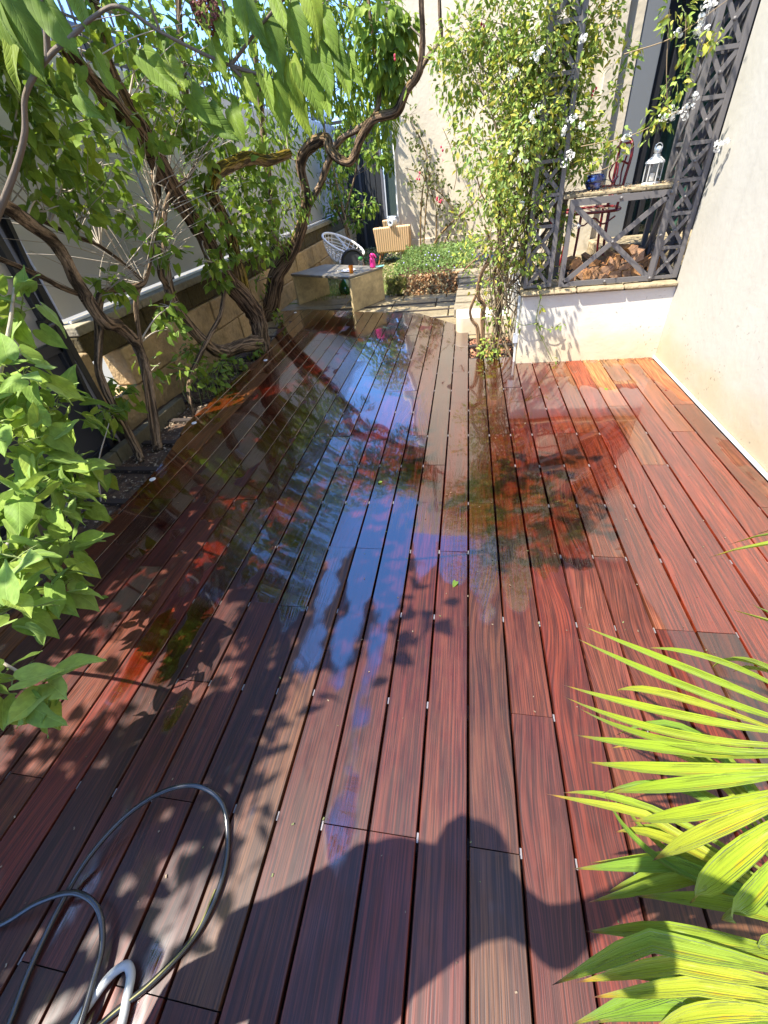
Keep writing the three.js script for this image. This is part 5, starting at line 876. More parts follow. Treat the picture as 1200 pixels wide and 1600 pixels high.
  const VT = [[0.24, 0.34, 0.04], [0.31, 0.39, 0.04], [0.17, 0.26, 0.04], [0.40, 0.42, 0.045], [0.21, 0.33, 0.05], [0.50, 0.44, 0.05], [0.26, 0.36, 0.045]];
  addLeaves(t, it, G_OVAL, VT.map((c) => std(c, 0.85, { transmission: 0.45, thickness: 0, side: THREE.DoubleSide, clearcoat: 0.2, clearcoatRoughness: 0.4 })), G_OVAL[0], MVINE, VT, 160);
}
{ // rose on the cream wall
  reseed(808);
  const t = thing('wall_rose', 'thin stemmed rose with a few pink blooms against the sunlit cream wall', 'climbing plant');
  RSTEM.forEach((s) => part(t, 'stem', tube(s, { seg: 7, step: 0.05, rough: 0.1, paint: barkPaint([1.5, 1.3, 0.8]) }), M.bark));
  const it = []; CL_R.forEach((c) => clusterLeaves(it, [c[0], max(c[1], 0.3), c[2] + rr(-0.02, 0.12), c[3], c[4] * 1.15 | 0], [0.05, 0.085], { up: 0.5 }));
  part(t, 'twig', twigs(CL_R, RSTEM, 0.006), M.twig).userData.kind = 'stuff';
  for (const q of REDR) { const g = []; for (let k = 0; k < 7; k++) { const e = rdir(); g.push(new THREE.SphereGeometry(0.009, 6, 5).scale(1, 0.6, 1).translate(0.006, 0, 0).applyMatrix4(new THREE.Matrix4().makeRotationFromEuler(new THREE.Euler(rr(0, 6), rr(0, 6), 0))).translate(q[0] + e.x * 0.014, q[1] + e.y * 0.02, q[2] + 0.05 + e.z * 0.014)); } part(t, 'bloom', g, std([0.5, 0.2, 0.2], 0.8)); }
  addLeaves(t, it, G_OVAL, MLEAF, G_ROUND, MLEAFI, [[0.17, 0.21, 0.06], [0.22, 0.26, 0.07], [0.13, 0.17, 0.06], [0.24, 0.22, 0.09]], 30);
}
{ // raised flower bed
  reseed(909);
  const b = thing('flower_bed', 'raised bed of blue green creeping plants with dried brown stems spilling over its edge', 'flower bed');
  part(b, 'soil', uvBox(new RoundedBoxGeometry(1.25, 0.3, 2.7, 4, 0.1)), M.mulch, [-0.5, 0.06, -8.75]);
  part(b, 'edging_stone', box(0.2, 0.3, 0.14, [-0.12, 0.1, -7.33], 0.02), M.coping);
  part(b, 'edging_stone', box(0.42, 0.26, 0.14, [-0.45, 0.08, -7.34], 0.02), M.sand[1]);
  part(b, 'edging_stone', box(0.4, 0.24, 0.14, [-0.88, 0.07, -7.35], 0.02), M.sand[2]);
  const leafCloud = (name, N, place, size, cols, down) => { const it = []; for (let i = 0; i < N; i++) { const [q, e] = place(); const d = e.clone().add(rdir().multiplyScalar(0.8)); d.y -= down; it.push({ m: leafM(q, d, rdir().add(V(0, 0.9, 0.2)), rr(...size), rr(0.8, 1.1)), k: floor(rnd() * 60), v: rr(0.7, 1.3) }); } addLeaves(b, it, G_OVAL, MLEAF, G_ROUND, MLEAFI, cols, 0, name); };
  leafCloud('creeping_foliage', 5200, () => { const x = rr(-1.15, 0.12), z = rr(-9.6, -7.25), h = 0.22 + 0.12 * fbm(x * 5, z * 5, 3) - 0.16 * sstep(-7.5, -7.22, z); return [V(x, h + rr(-0.03, 0.05), z), V(0, 0.4, 0.3)]; }, [0.025, 0.05], [[0.20, 0.32, 0.09], [0.24, 0.37, 0.11], [0.17, 0.28, 0.09], [0.27, 0.38, 0.10]], 0.1);
  leafCloud('dried_foliage', 2600, () => { const x = rr(-0.95, -0.1), q = rnd(); return [V(x, 0.24 - 0.26 * q + rr(-0.02, 0.02), -7.26 + 0.08 * q + rr(-0.03, 0.03)), V(0, -0.5, 0.4)]; }, [0.025, 0.055], [[0.62, 0.34, 0.17], [0.68, 0.46, 0.28], [0.5, 0.26, 0.13], [0.64, 0.56, 0.36]], 0.4);
  leafCloud('yellow_grass', 700, () => { const x = rr(-1.2, -0.9), q = rnd(); return [V(x, 0.2 * q - 0.02, -7.25 + rr(-0.06, 0.06)), V(0, 1, 0.2)]; }, [0.04, 0.09], [[0.3, 0.34, 0.08], [0.4, 0.36, 0.14]], -0.3);
  const fl = []; for (let i = 0; i < 22; i++) { const x = rnd() < 0.6 ? rr(-0.65, -0.1) : rr(-1.2, 0.1), z = rr(-8.3, -7.3); fl.push(new THREE.IcosahedronGeometry(0.012, 0).translate(x, 0.34 + rr(-0.05, 0.06) - 0.1 * sstep(-7.5, -7.3, z), z)); }
  part(b, 'lilac_flower', fl, M.petalLilac).userData.kind = 'stuff';
}
{ // fan palm, right foreground
  reseed(1010);
  const t = thing('fan_palm', 'fan palm with long yellow green pointed leaflets reaching over the deck', 'palm');
  const trunk = part(t, 'trunk', tube([[0.95, -0.02, -0.1, 0.1], [0.94, 0.2, -0.1, 0.095], [0.92, 0.45, -0.12, 0.09]], { seg: 14, step: 0.03, rough: 0.3, paint: barkPaint([0.8, 0.6, 0.45]) }), M.bark);
  // a leaflet: folded strip from a over b to c
  function leaflet(a, b, c, w, kink) {
    const A = V(...a), B = V(...b), C = V(...c), P = [], n = 10, L = A.distanceTo(B) + B.distanceTo(C);
    const mid = B.clone().multiplyScalar(2).addScaledVector(A, -0.5).addScaledVector(C, -0.5);
    const at = (s) => (kink ? (s < 0.62 ? A.clone().lerp(B, s / 0.62) : B.clone().lerp(C, (s - 0.62) / 0.38)) : A.clone().multiplyScalar((1 - s) * (1 - s)).addScaledVector(mid, 2 * s * (1 - s)).addScaledVector(C, s * s));
    const pos = [], uv = [], idx = [];
    for (let i = 0; i <= n; i++) {
      const s = i / n, p = at(s), T = at(min(1, s + 0.02)).sub(at(max(0, s - 0.02))).normalize(), side = new THREE.Vector3().crossVectors(T, V(0, 1, 0)).normalize(), up = new THREE.Vector3().crossVectors(side, T);
      const ww = w * 0.5 * (i === n ? 0.12 : 1) * (0.3 + 0.7 * sstep(0.05, 0.5, s)) * (1 - 0.9 * sstep(0.6, 1.02, s) ** 1.4);
      for (const [k, h] of [[-1, 0.62], [-0.5, 0.28], [0, -0.06], [0.5, 0.28], [1, 0.62]]) { const q = p.clone().addScaledVector(side, ww * k).addScaledVector(up, ww * h); pos.push(q.x, q.y, q.z); uv.push(0.5 + 0.5 * k, s); }
    }
    for (let i = 0; i < n; i++) for (let k = 0; k < 4; k++) { const q = i * 5 + k; idx.push(q, q + 1, q + 5, q + 1, q + 6, q + 5); }
    const g = new THREE.BufferGeometry(); g.setAttribute('position', new THREE.Float32BufferAttribute(pos, 3)); g.setAttribute('uv', new THREE.Float32BufferAttribute(uv, 2)); g.setIndex(idx); g.computeVertexNormals(); return g;
  }
  const frond = (list, tone, kinks = [], ws = 0.86) => {
    const hub = list[0].slice(0, 3), f = part(t, 'frond', tube([[0.92, 0.45, -0.12, 0.012], [lerp(0.92, hub[0], 0.5), lerp(0.45, hub[1], 0.5) + 0.05, lerp(-0.12, hub[2], 0.5), 0.01], [...hub, 0.008]], { seg: 7 }), M.greenStem);
    list.forEach((q, i) => part(f, 'leaflet', leaflet(q.slice(0, 3), q.slice(3, 6), q.slice(6, 9), q[9] * ws, kinks.includes(i)), MPALM[(tone + (rnd() < 0.35 ? 1 : 0) + (rnd() < 0.15 ? 2 : 0)) % 5]));
  };
  frond(FAN1, 0); frond(FAN2, 2, [0, 2, 3], 0.64); frond(FAN3, 3, [0, 1, 2, 3], 0.52); frond(FAN3.map((q) => q.map((v, i) => (i === 9 ? v : i % 3 === 1 ? v - 0.06 : v + (i % 3 === 2 ? 0.035 : 0.03)))), 2, [1, 3], 0.5); frond(FAN2.map((q) => q.map((v, i) => (i === 9 ? v : i % 3 === 1 ? v - 0.07 : v + (i % 3 === 2 ? -0.03 : 0.05)))), 4, [2], 0.6); frond(FAN4, 2);
  // leaflets on the far side of the plant and a higher frond, beside the picture
  const ring = (hub, a0, a1, n, len, drop) => { const out = []; for (let i = 0; i < n; i++) { const a = lerp(a0, a1, i / (n - 1)), dx = cos(a), dz = sin(a); out.push([...hub, hub[0] + dx * len * 0.55, hub[1] + 0.06, hub[2] + dz * len * 0.55, hub[0] + dx * len, hub[1] - drop, hub[2] + dz * len, 0.026]); } return out; };
  frond(ring([0.75, 0.95, -0.35], -2.3, -0.2, 14, 0.42, 0.1), 1); frond(ring([1.1, 0.9, -0.2], -1.4, 1.6, 16, 0.45, 0.15), 0); frond(ring([0.95, 0.8, 0.1], 0.2, 3.0, 16, 0.4, 0.2), 2);
}

// ---------------------------------------------------------------- firewood
{
  reseed(1111);
  const endTex = tex(256, 256, (u, v) => { const x = u - 0.42, y = v - 0.45, r = hypot(x, y) * (1 + 0.15 * fbm(u * 4, v * 4, 3)), s = 0.72 + 0.2 * sin(r * 120) * 0.5 + 0.25 * (fbm(u * 10, v * 10, 4) - 0.5), crack = sstep(0.03, 0.0, abs(Math.atan2(y, x) - 0.7 + 0.2 * fbm(r * 9, 1)) * r); return [s * (1 - 0.5 * crack), s * 0.86 * (1 - 0.5 * crack), s * 0.74 * (1 - 0.5 * crack)]; });
  const ends = [[0.88, 0.66, 0.44], [0.82, 0.64, 0.48], [0.88, 0.60, 0.32], [0.74, 0.58, 0.45]].map((c) => std(c, 0.9, { map: endTex, bumpMap: endTex, bumpScale: 0.006 }));
  const sides = [[0.60, 0.34, 0.16], [0.64, 0.38, 0.19], [0.5, 0.29, 0.17]].map((c) => std(c, 0.9, { map: grainTex[0], bumpMap: grainTex[0], bumpScale: 0.004 })), barkM = std([0.30, 0.22, 0.16], 1, { map: barkTex, bumpMap: barkBump, bumpScale: 0.012 });
  const where = ['at the left edge of the pile', 'leaning on the left log of the pile', 'high in the left half of the pile', 'below the blue pot', 'low on the left', 'in the lower left corner', 'at the bottom, left of the middle', 'square cut, at the bottom near the middle', 'upright, left of the big cross joint', 'thin, just below the cross joint', 'right of the cross joint', 'broad, low in the middle right', 'fully round, with its cut end to the front', 'flat at the pile foot on the right', 'flat at the pile foot in the middle', 'behind the cross joint', 'bright orange, on top at the right', 'bright orange, beside the right post', 'tall, against the right post', 'low against the right post', 'topmost of the pile', 'in the far lower left corner', 'flattest, under the square log', 'flattest, under the broad log'];
  LOGS.forEach(([x, y, z, w, h, a], i) => {
    const round = i === 12, n = round ? 14 : 4 + floor(rnd() * 3), P = [];
    for (let k = 0; k < n; k++) { const an = (k + (round ? 0 : rr(-0.25, 0.25))) / n * 2 * PI + a, r = round ? 1 : rr(0.85, 1.15); P.push(new THREE.Vector2(cos(an) * w * 0.5 * r, sin(an) * h * 0.5 * r)); }
    const len = rr(0.2, 0.25), s = new THREE.Shape(P), t = thing('firewood_log', (round ? 'round' : 'split') + ' firewood log ' + where[i] + ' in the iron rack', 'log', [x, max(y, 0.634 + h * 0.5), -4.105 + (z + 4.2) * 0.35], rr(-0.22, 0.22), 'logs in the firewood rack');
    const g = new THREE.ExtrudeGeometry(s, { depth: len, bevelEnabled: true, bevelSize: 0.003, bevelThickness: 0.004, bevelSegments: 1, steps: 3 }).translate(0, 0, -len);
    const all = g.toNonIndexed ? (g.index ? g.toNonIndexed() : g) : g, p = all.attributes.position, nn = all.attributes.normal, split = { e: [], s: [] };
    for (let k = 0; k < p.count; k += 3) (abs(nn.getZ(k)) > 0.8 ? split.e : split.s).push(k, k + 1, k + 2);
    for (const [key, name, mat] of [['s', round || i % 5 === 1 ? 'bark' : 'split_side', round || i % 5 === 1 ? barkM : pick(sides)], ['e', 'cut_end', pick(ends)]]) {
      const ids = split[key], gg = new THREE.BufferGeometry(), pos = [], uv = [], nor = [];
      for (const k of ids) { pos.push(p.getX(k), p.getY(k), p.getZ(k)); nor.push(nn.getX(k), nn.getY(k), nn.getZ(k)); key === 'e' ? uv.push(p.getX(k) / w + 0.5, p.getY(k) / h + 0.5) : uv.push((p.getX(k) + p.getY(k)) * 4, p.getZ(k) * 1.2); }
      gg.setAttribute('position', new THREE.Float32BufferAttribute(pos, 3)); gg.setAttribute('normal', new THREE.Float32BufferAttribute(nor, 3)); gg.setAttribute('uv', new THREE.Float32BufferAttribute(uv, 2));
      if (key === 's') part(t, name, gg, mat); else { const h = gg.attributes.position.count, half = []; for (const s of [1, -1]) { const gk = new THREE.BufferGeometry(), sel = []; for (let k = 0; k < h; k += 3) if (nor[k * 3 + 2] * s > 0) sel.push(k, k + 1, k + 2); for (const [nm, arr, w2] of [['position', pos, 3], ['normal', nor, 3], ['uv', uv, 2]]) gk.setAttribute(nm, new THREE.Float32BufferAttribute(sel.flatMap((k) => arr.slice(k * w2, k * w2 + w2)), w2)); if (sel.length) part(t, name, gk, mat); } }
    }
    t.rotation.x = rr(-0.12, 0.12); t.rotation.z = rr(-0.1, 0.1);
  });
}
// ---------------------------------------------------------------- on the shelf and the terrace
{
  const l = thing('glass_lantern', 'white metal lantern with glass sides and a round top on the stone shelf', 'lantern', [1.325, 1.232, -4.2], 0.2);
  const six = (r0, r1, y0, y1) => new THREE.CylinderGeometry(r1, r0, y1 - y0, 6, 1).translate(0, (y0 + y1) / 2, 0);
  const pale = std([0.5, 0.5, 0.48], 0.45);
  part(l, 'base', [six(0.062, 0.062, 0, 0.006), six(0.06, 0.055, 0.006, 0.014)], pale);
  const bars = []; for (let k = 0; k < 6; k++) { const a = k / 6 * 2 * PI; bars.push(bar([sin(a) * 0.055, 0.018, cos(a) * 0.055], [sin(a) * 0.055, 0.125, cos(a) * 0.055], 0.005, 0.005)); }
  part(l, 'frame', bars, pale);
  for (let k = 0; k < 6; k++) { const a = (k + 0.5) / 6 * 2 * PI; part(l, 'pane', box(0.047, 0.1, 0.002, [0, 0, 0]), M.glass, [sin(a) * 0.0465, 0.071, cos(a) * 0.0465], [0, a, 0]); }
  part(l, 'roof', [six(0.064, 0.06, 0.122, 0.132), six(0.06, 0.03, 0.132, 0.158), six(0.026, 0.024, 0.158, 0.172)], pale);
  part(l, 'finial', [new THREE.SphereGeometry(0.026, 14, 10).translate(0, 0.192, 0), new THREE.TorusGeometry(0.027, 0.003, 6, 18).translate(0, 0.205, 0)], std([0.6, 0.62, 0.62], 0.15, { metalness: 0.5 }));
  part(l, 'candle', lathe([[0, 0.02], [0.016, 0.02], [0.016, 0.065], [0, 0.066]], 14), std([0.75, 0.7, 0.6], 0.6));
}
{
  const t = thing('blue_pot', 'glossy dark blue round pot in a thin wire cradle on the stone shelf', 'pot', [0.925, 1.234, -4.17]);
  const blue = tex(128, 128, (u, v) => { const n = fbm(u * 14, v * 10, 4, 14, 10, 3), s = sstep(0.52, 0.75, n); return [0.03 + 0.25 * s, 0.07 + 0.35 * s, 0.28 + 0.42 * s]; });
  part(t, 'bowl', lathe([[0, 0.002], [0.03, 0.0], [0.055, 0.02], [0.068, 0.05], [0.066, 0.075], [0.056, 0.094], [0.05, 0.098], [0.046, 0.09], [0.05, 0.06], [0, 0.03]], 32), std([0.8, 0.8, 0.9], 0.15, { map: blue, clearcoat: 1, clearcoatRoughness: 0.05 }));
  part(t, 'wire', [new THREE.TorusGeometry(0.071, 0.002, 6, 32).rotateX(PI / 2).translate(0, 0.055, 0), wire([[-0.071, 0.055, 0], [-0.03, 0.14, 0], [0.0, 0.16, 0], [0.03, 0.14, 0], [0.071, 0.055, 0]], 0.002), wire([[0.071, 0.06, 0], [0.12, 0.05, 0.02], [0.14, 0.07, 0.02]], 0.002)], M.ironDark);
}
{
  const c = thing('red_chair', 'dark red wrought iron garden chair with scrolled back on the terrace', 'chair', [1.06, 0.606, -4.78]);
  const y = 0.45;
  for (const [x, z] of [[-0.1, 0.17], [0.12, 0.17], [-0.13, -0.17], [0.15, -0.17]]) part(c, 'leg', wire([[x, y, z], [x * 1.05, y * 0.5, z * 1.02], [x * 1.2, 0, z * 1.1]], 0.011), M.redIron);
  part(c, 'seat', [wire([[-0.16, y, 0.19], [0.18, y, 0.19], [0.2, y, -0.19], [-0.18, y, -0.19], [-0.16, y, 0.19]], 0.011), ...[-0.12, -0.06, 0, 0.06, 0.12].map((x) => wire([[x, y, 0.19], [x, y + 0.005, -0.19]], 0.006)), wire([[-0.16, y - 0.04, 0.19], [-0.08, y - 0.09, 0.19], [0, y - 0.04, 0.19], [0.08, y - 0.09, 0.19], [0.17, y - 0.04, 0.19]], 0.007)], M.redIron);
  part(c, 'back', [wire([[0.17, y, 0.18], [0.185, y + 0.2, 0.19], [0.2, y + 0.38, 0.19], [0.19, y + 0.44, 0.15], [0.17, y + 0.46, 0], [0.19, y + 0.44, -0.15], [0.2, y + 0.36, -0.19], [0.185, y, -0.18]], 0.011),
    wire([[0.19, y + 0.43, 0.15], [0.1, y + 0.42, 0.2], [0.04, y + 0.38, 0.2]], 0.009), wire([[0.19, y + 0.3, 0.18], [0.1, y + 0.33, 0.19], [0.06, y + 0.25, 0.19], [0.1, y + 0.19, 0.19], [0.13, y + 0.23, 0.19]], 0.007), wire([[0.185, y + 0.35, 0.12], [0.185, y + 0.25, 0.06], [0.185, y + 0.12, 0.1], [0.185, y + 0.06, 0.04]], 0.007), wire([[0.185, y + 0.35, -0.12], [0.185, y + 0.25, -0.06], [0.185, y + 0.12, -0.1], [0.185, y + 0.06, -0.04]], 0.007), wire([[-0.17, y, 0.19], [-0.17, y + 0.12, 0.19], [-0.06, y + 0.17, 0.19], [0.18, y + 0.16, 0.19]], 0.009)], M.redIron);
}
// ---------------------------------------------------------------- seating at the far end of the path
const TT = 0.42;
{
  const t = thing('low_table', 'low concrete table with two slab legs and a grey top', 'table');
  const A = V(-2.68, 0, -7.1), B = V(-1.59, 0, -6.42), C = V(-1.235, 0, -7.06), D = A.clone().add(C).sub(B);
  const slab = (p, q, th, y0, y1) => { const d = q.clone().sub(p), L = d.length(), g = new RoundedBoxGeometry(L, y1 - y0, th, 2, 0.006); g.rotateY(-Math.atan2(d.z, d.x)).translate((p.x + q.x) / 2, (y0 + y1) / 2, (p.z + q.z) / 2); return uvBox(g); };
  const mid1 = A.clone().lerp(D, 0.5), mid2 = B.clone().lerp(C, 0.5);
  const top = (() => { const p = A.clone().lerp(D, 0.5), q = B.clone().lerp(C, 0.5), d = q.clone().sub(p), g = new RoundedBoxGeometry(d.length() + 0.0, 0.03, A.distanceTo(D) + 0.01, 2, 0.006); g.rotateY(-Math.atan2(d.z, d.x)).translate((p.x + q.x) / 2, TT - 0.015, (p.z + q.z) / 2); return uvBox(g); })();
  part(t, 'table_top', top, M.tableTop);
  const inx = B.clone().sub(A).normalize().multiplyScalar(0.02);
  part(t, 'side_panel', slab(A.clone().add(inx), D.clone().add(inx), 0.04, -0.03, TT - 0.03), M.concrete);
  part(t, 'side_panel', slab(B.clone().sub(inx), C.clone().sub(inx), 0.04, -0.03, TT - 0.03), M.concrete);
  const at = (u, v) => A.clone().addScaledVector(B.clone().sub(A), u).addScaledVector(D.clone().sub(A), v);
  const put = (o, u, v) => { const p = at(u, v); o.position.set(p.x, TT + 0.001, p.z); };
  const o = thing('orange_glass', 'small orange drinking glass on the low table', 'glass'); put(o, 0.87, 0.3);
  part(o, 'glass', lathe([[0, 0], [0.026, 0], [0.034, 0.1], [0.03, 0.1], [0.024, 0.006], [0, 0.006]], 20), std([0.75, 0.26, 0.02], 0.08, { transmission: 0.4 })); part(o, 'drink', lathe([[0, 0.008], [0.022, 0.008], [0.027, 0.075], [0, 0.075]], 20), std([0.6, 0.2, 0.02], 0.3));
  const w = thing('clear_glass', 'clear glass jug between the orange glass and pink bottle', 'glass'); put(w, 0.93, 0.5);
  part(w, 'glass', lathe([[0, 0], [0.04, 0], [0.044, 0.06], [0.036, 0.13], [0.04, 0.15], [0.036, 0.15], [0.033, 0.13], [0.04, 0.06], [0, 0.006]], 20), M.glass); part(w, 'mint', new THREE.IcosahedronGeometry(0.04, 1).scale(1, 0.7, 1).translate(0, 0.16, 0), std([0.05, 0.22, 0.05], 0.8));
  const k = thing('pink_bottle', 'bright pink plastic bottle with a rounded top on the low table', 'bottle'); put(k, 0.93, 0.85);
  const pk = std([0.72, 0.03, 0.24], 0.4); part(k, 'body', lathe([[0, 0], [0.04, 0], [0.043, 0.02], [0.04, 0.09], [0.03, 0.125], [0.024, 0.13]], 20), pk); part(k, 'cap', lathe([[0.024, 0.13], [0.03, 0.135], [0.028, 0.165], [0.016, 0.18], [0, 0.183]], 20), pk); part(k, 'spout', wire([[0.0, 0.15, 0], [0.03, 0.17, 0], [0.06, 0.12, 0]], 0.009), pk);
  const pl = thing('white_plate', 'white plate lying flat on the front of the low table', 'plate'); put(pl, 0.74, 0.45);
  part(pl, 'dish', lathe([[0, 0.004], [0.07, 0.004], [0.11, 0.016], [0.112, 0.013], [0.072, 0], [0, 0]], 28), std([0.6, 0.6, 0.68], 0.25)); part(pl, 'spoon', wire([[-0.16, 0.02, 0.03], [-0.05, 0.014, 0.0], [0.05, 0.012, -0.02]], 0.005), M.white);
  const tw = thing('green_tray', 'pale green tray near the far corner of the low table', 'tray'); put(tw, 0.97, 0.62); tw.position.x += 0.14; tw.position.z -= 0.2;
  part(tw, 'dish', new RoundedBoxGeometry(0.12, 0.012, 0.1, 2, 0.005).translate(0, 0.006, 0), std([0.16, 0.42, 0.34], 0.5));
  const gb = thing('green_bottle', 'round dark green glass bottle on the grass behind the low table', 'bottle', [-1.99, -0.04, -7.65]);
  part(gb, 'body', lathe([[0, 0], [0.08, 0.0], [0.11, 0.05], [0.12, 0.11], [0.1, 0.18], [0.045, 0.23], [0.03, 0.25]], 26), std([0.02, 0.10, 0.025], 0.08, { clearcoat: 1 })); part(gb, 'neck', lathe([[0.03, 0.25], [0.026, 0.3], [0.034, 0.305], [0.03, 0.32], [0, 0.32]], 18), M.black);
}
{ // white scoop chair
  const c = thing('white_rattan_chair', 'white rattan scoop chair tilted behind the low table', 'chair');
  const O = V(-2.24, 0.545, -8.9), ax = V(0.36, 0.0, 0).clone(), n = V(0.45, 0.87, 0.16).normalize();
  const e1 = V(0.88, -0.47, 0.02).normalize(); e1.addScaledVector(n, -e1.dot(n)).normalize(); const e2 = new THREE.Vector3().crossVectors(n, e1);
  const rim = (a, k = 1, d = 0) => O.clone().addScaledVector(e1, cos(a) * 0.40 * k).addScaledVector(e2, sin(a) * 0.30 * k).addScaledVector(n, -d);
  const ringPts = (k, d, a0 = 0, a1 = 2 * PI, N = 40) => { const r = []; for (let i = 0; i <= N; i++) { const p = rim(lerp(a0, a1, i / N), k, d); r.push([p.x, p.y, p.z]); } return r; };
  part(c, 'rim', wire(ringPts(1, 0), 0.02, { seg: 8 }), M.rattan);
  const depth = (k) => 0.34 * (1 - k * k) ** 0.8, ribs = [];
  for (let i = 0; i < 26; i++) { const a = i / 26 * 2 * PI, r = []; if (i > 7 && i < 10) continue; for (let j = 0; j <= 6; j++) { const k = 1 - j / 6 * 0.85, p = rim(a, k, depth(k)); r.push([p.x, p.y, p.z]); } ribs.push(wire(r, 0.007, { seg: 5 })); }
  part(c, 'rib', ribs, M.rattan);
  part(c, 'hoop', [0.93, 0.86, 0.79, 0.72, 0.65, 0.58, 0.5].map((k) => wire(ringPts(k, depth(k)), 0.007, { seg: 5 })), M.rattan);
  const foot = []; for (let i = 0; i < 16; i++) { const a = i / 16 * 2 * PI, p = rim(a, 0.55, depth(0.55)); foot.push(wire([[p.x, p.y, p.z], [lerp(p.x, -2.25, 0.6), 0.2, lerp(p.z, -8.95, 0.5)], [-2.25 + cos(a) * 0.16, -0.03, -8.95 + sin(a) * 0.16]], 0.008, { seg: 5 })); }
  part(c, 'foot', foot, M.rattan);
  part(c, 'cross_strap', [bar([rim(2.2, 1).x, rim(2.2, 1).y, rim(2.2, 1).z], [rim(-0.9, 1).x, rim(-0.9, 1).y, rim(-0.9, 1).z], 0.03, 0.012)], M.rattan);
  const bl = thing('black_hoop', 'black round cushion ring standing in front of the white chair', 'cushion', [-2.02, 0.3, -8.55]);
  part(bl, 'ring', new THREE.TorusGeometry(0.19, 0.028, 10, 36).rotateY(0.3), M.black); part(bl, 'cover', new THREE.CylinderGeometry(0.17, 0.17, 0.03, 30).rotateX(PI / 2).rotateY(0.3), std([0.05, 0.05, 0.055], 0.9));
}
{ // wicker armchairs
  const wk = tex(256, 256, (u, v) => { const k = floor(u * 12), s = 0.7 + 0.3 * abs(sin((u * 12) * PI)) * (0.7 + 0.3 * abs(sin((v * 40 + (k % 2) * 0.5) * PI))); return [s, s * 0.9, s * 0.75]; });
  const wm = std([0.85, 0.70, 0.54], 0.75, { map: wk, bumpMap: wk, bumpScale: 0.01 }); wk.repeat.set(1.9, 1.9);
  const mk = (label, x, z, turn) => {
    const c = thing('wicker_armchair', label, 'armchair', [x, -0.02, z], turn, 'wicker armchairs at the far end');
    const g = new RoundedBoxGeometry(0.74, 0.46, 0.1, 3, 0.03), p = g.attributes.position; for (let i = 0; i < p.count; i++) { const t = p.getY(i) / 0.46 + 0.5; p.setX(i, p.getX(i) * lerp(0.9, 1.04, t)); p.setZ(i, p.getZ(i) + 0.07 * t); } g.computeVertexNormals();
    part(c, 'backrest', uvBox(g), wm, [0, 0.43, 0.3]);
    for (const s of [-1, 1]) part(c, 'side', uvBox(new RoundedBoxGeometry(0.08, 0.4, 0.64, 3, 0.03)), wm, [s * 0.32, 0.41, -0.04]);
    part(c, 'seat', uvBox(new RoundedBoxGeometry(0.58, 0.1, 0.62, 3, 0.03)), wm, [0, 0.27, -0.04]);
    part(c, 'cushion', new RoundedBoxGeometry(0.54, 0.1, 0.56, 3, 0.04), std([0.55, 0.54, 0.5], 0.9), [0, 0.36, -0.05]);
    for (const [sx, sz] of [[-1, 1], [1, 1], [-1, -1], [1, -1]]) part(c, 'leg', tube([[sx * 0.27, 0.24, sz * 0.26, 0.02], [sx * 0.3, 0.12, sz * 0.28, 0.017], [sx * 0.34, 0, sz * 0.31, 0.012]], { seg: 8 }), M.orangeWood);
    return c;
  };
  mk('wicker armchair with orange wooden legs seen from behind by the cream wall', -1.52, -10.5, 0.04);
  mk('second wicker armchair in the shade behind the one with rolled towels', -1.6, -12.1, 0.1);
  const roll = (label, x, y, z, ry, r, c) => { const t = thing('rolled_towel', label, 'towel', [x, y, z], ry); const pts = []; for (let i = 0; i <= 46; i++) { const a = i / 46 * 2 * PI * 2.4, q = lerp(r * 0.34, r, i / 46); pts.push(new THREE.Vector2(cos(a) * q, sin(a) * q)); } const out = pts.map((p) => p.clone().multiplyScalar(1 + 0.09 * r / p.length())).reverse(); part(t, 'roll', new THREE.ExtrudeGeometry(new THREE.Shape([...pts, ...out]), { depth: 0.3, bevelEnabled: true, bevelSize: 0.002, bevelThickness: 0.004, bevelSegments: 1 }).translate(0, 0, -0.3), c); };
  const wt = std([0.66, 0.68, 0.70], 0.95), gt = std([0.42, 0.46, 0.52], 0.95);
  roll('white rolled towel showing its spiral end on the wicker armchair back', -1.52, 0.71, -10.06, -0.35, 0.068, wt);
  roll('grey blue rolled towel lying behind the white rolled towel', -1.40, 0.73, -10.2, 0.7, 0.06, gt);
}
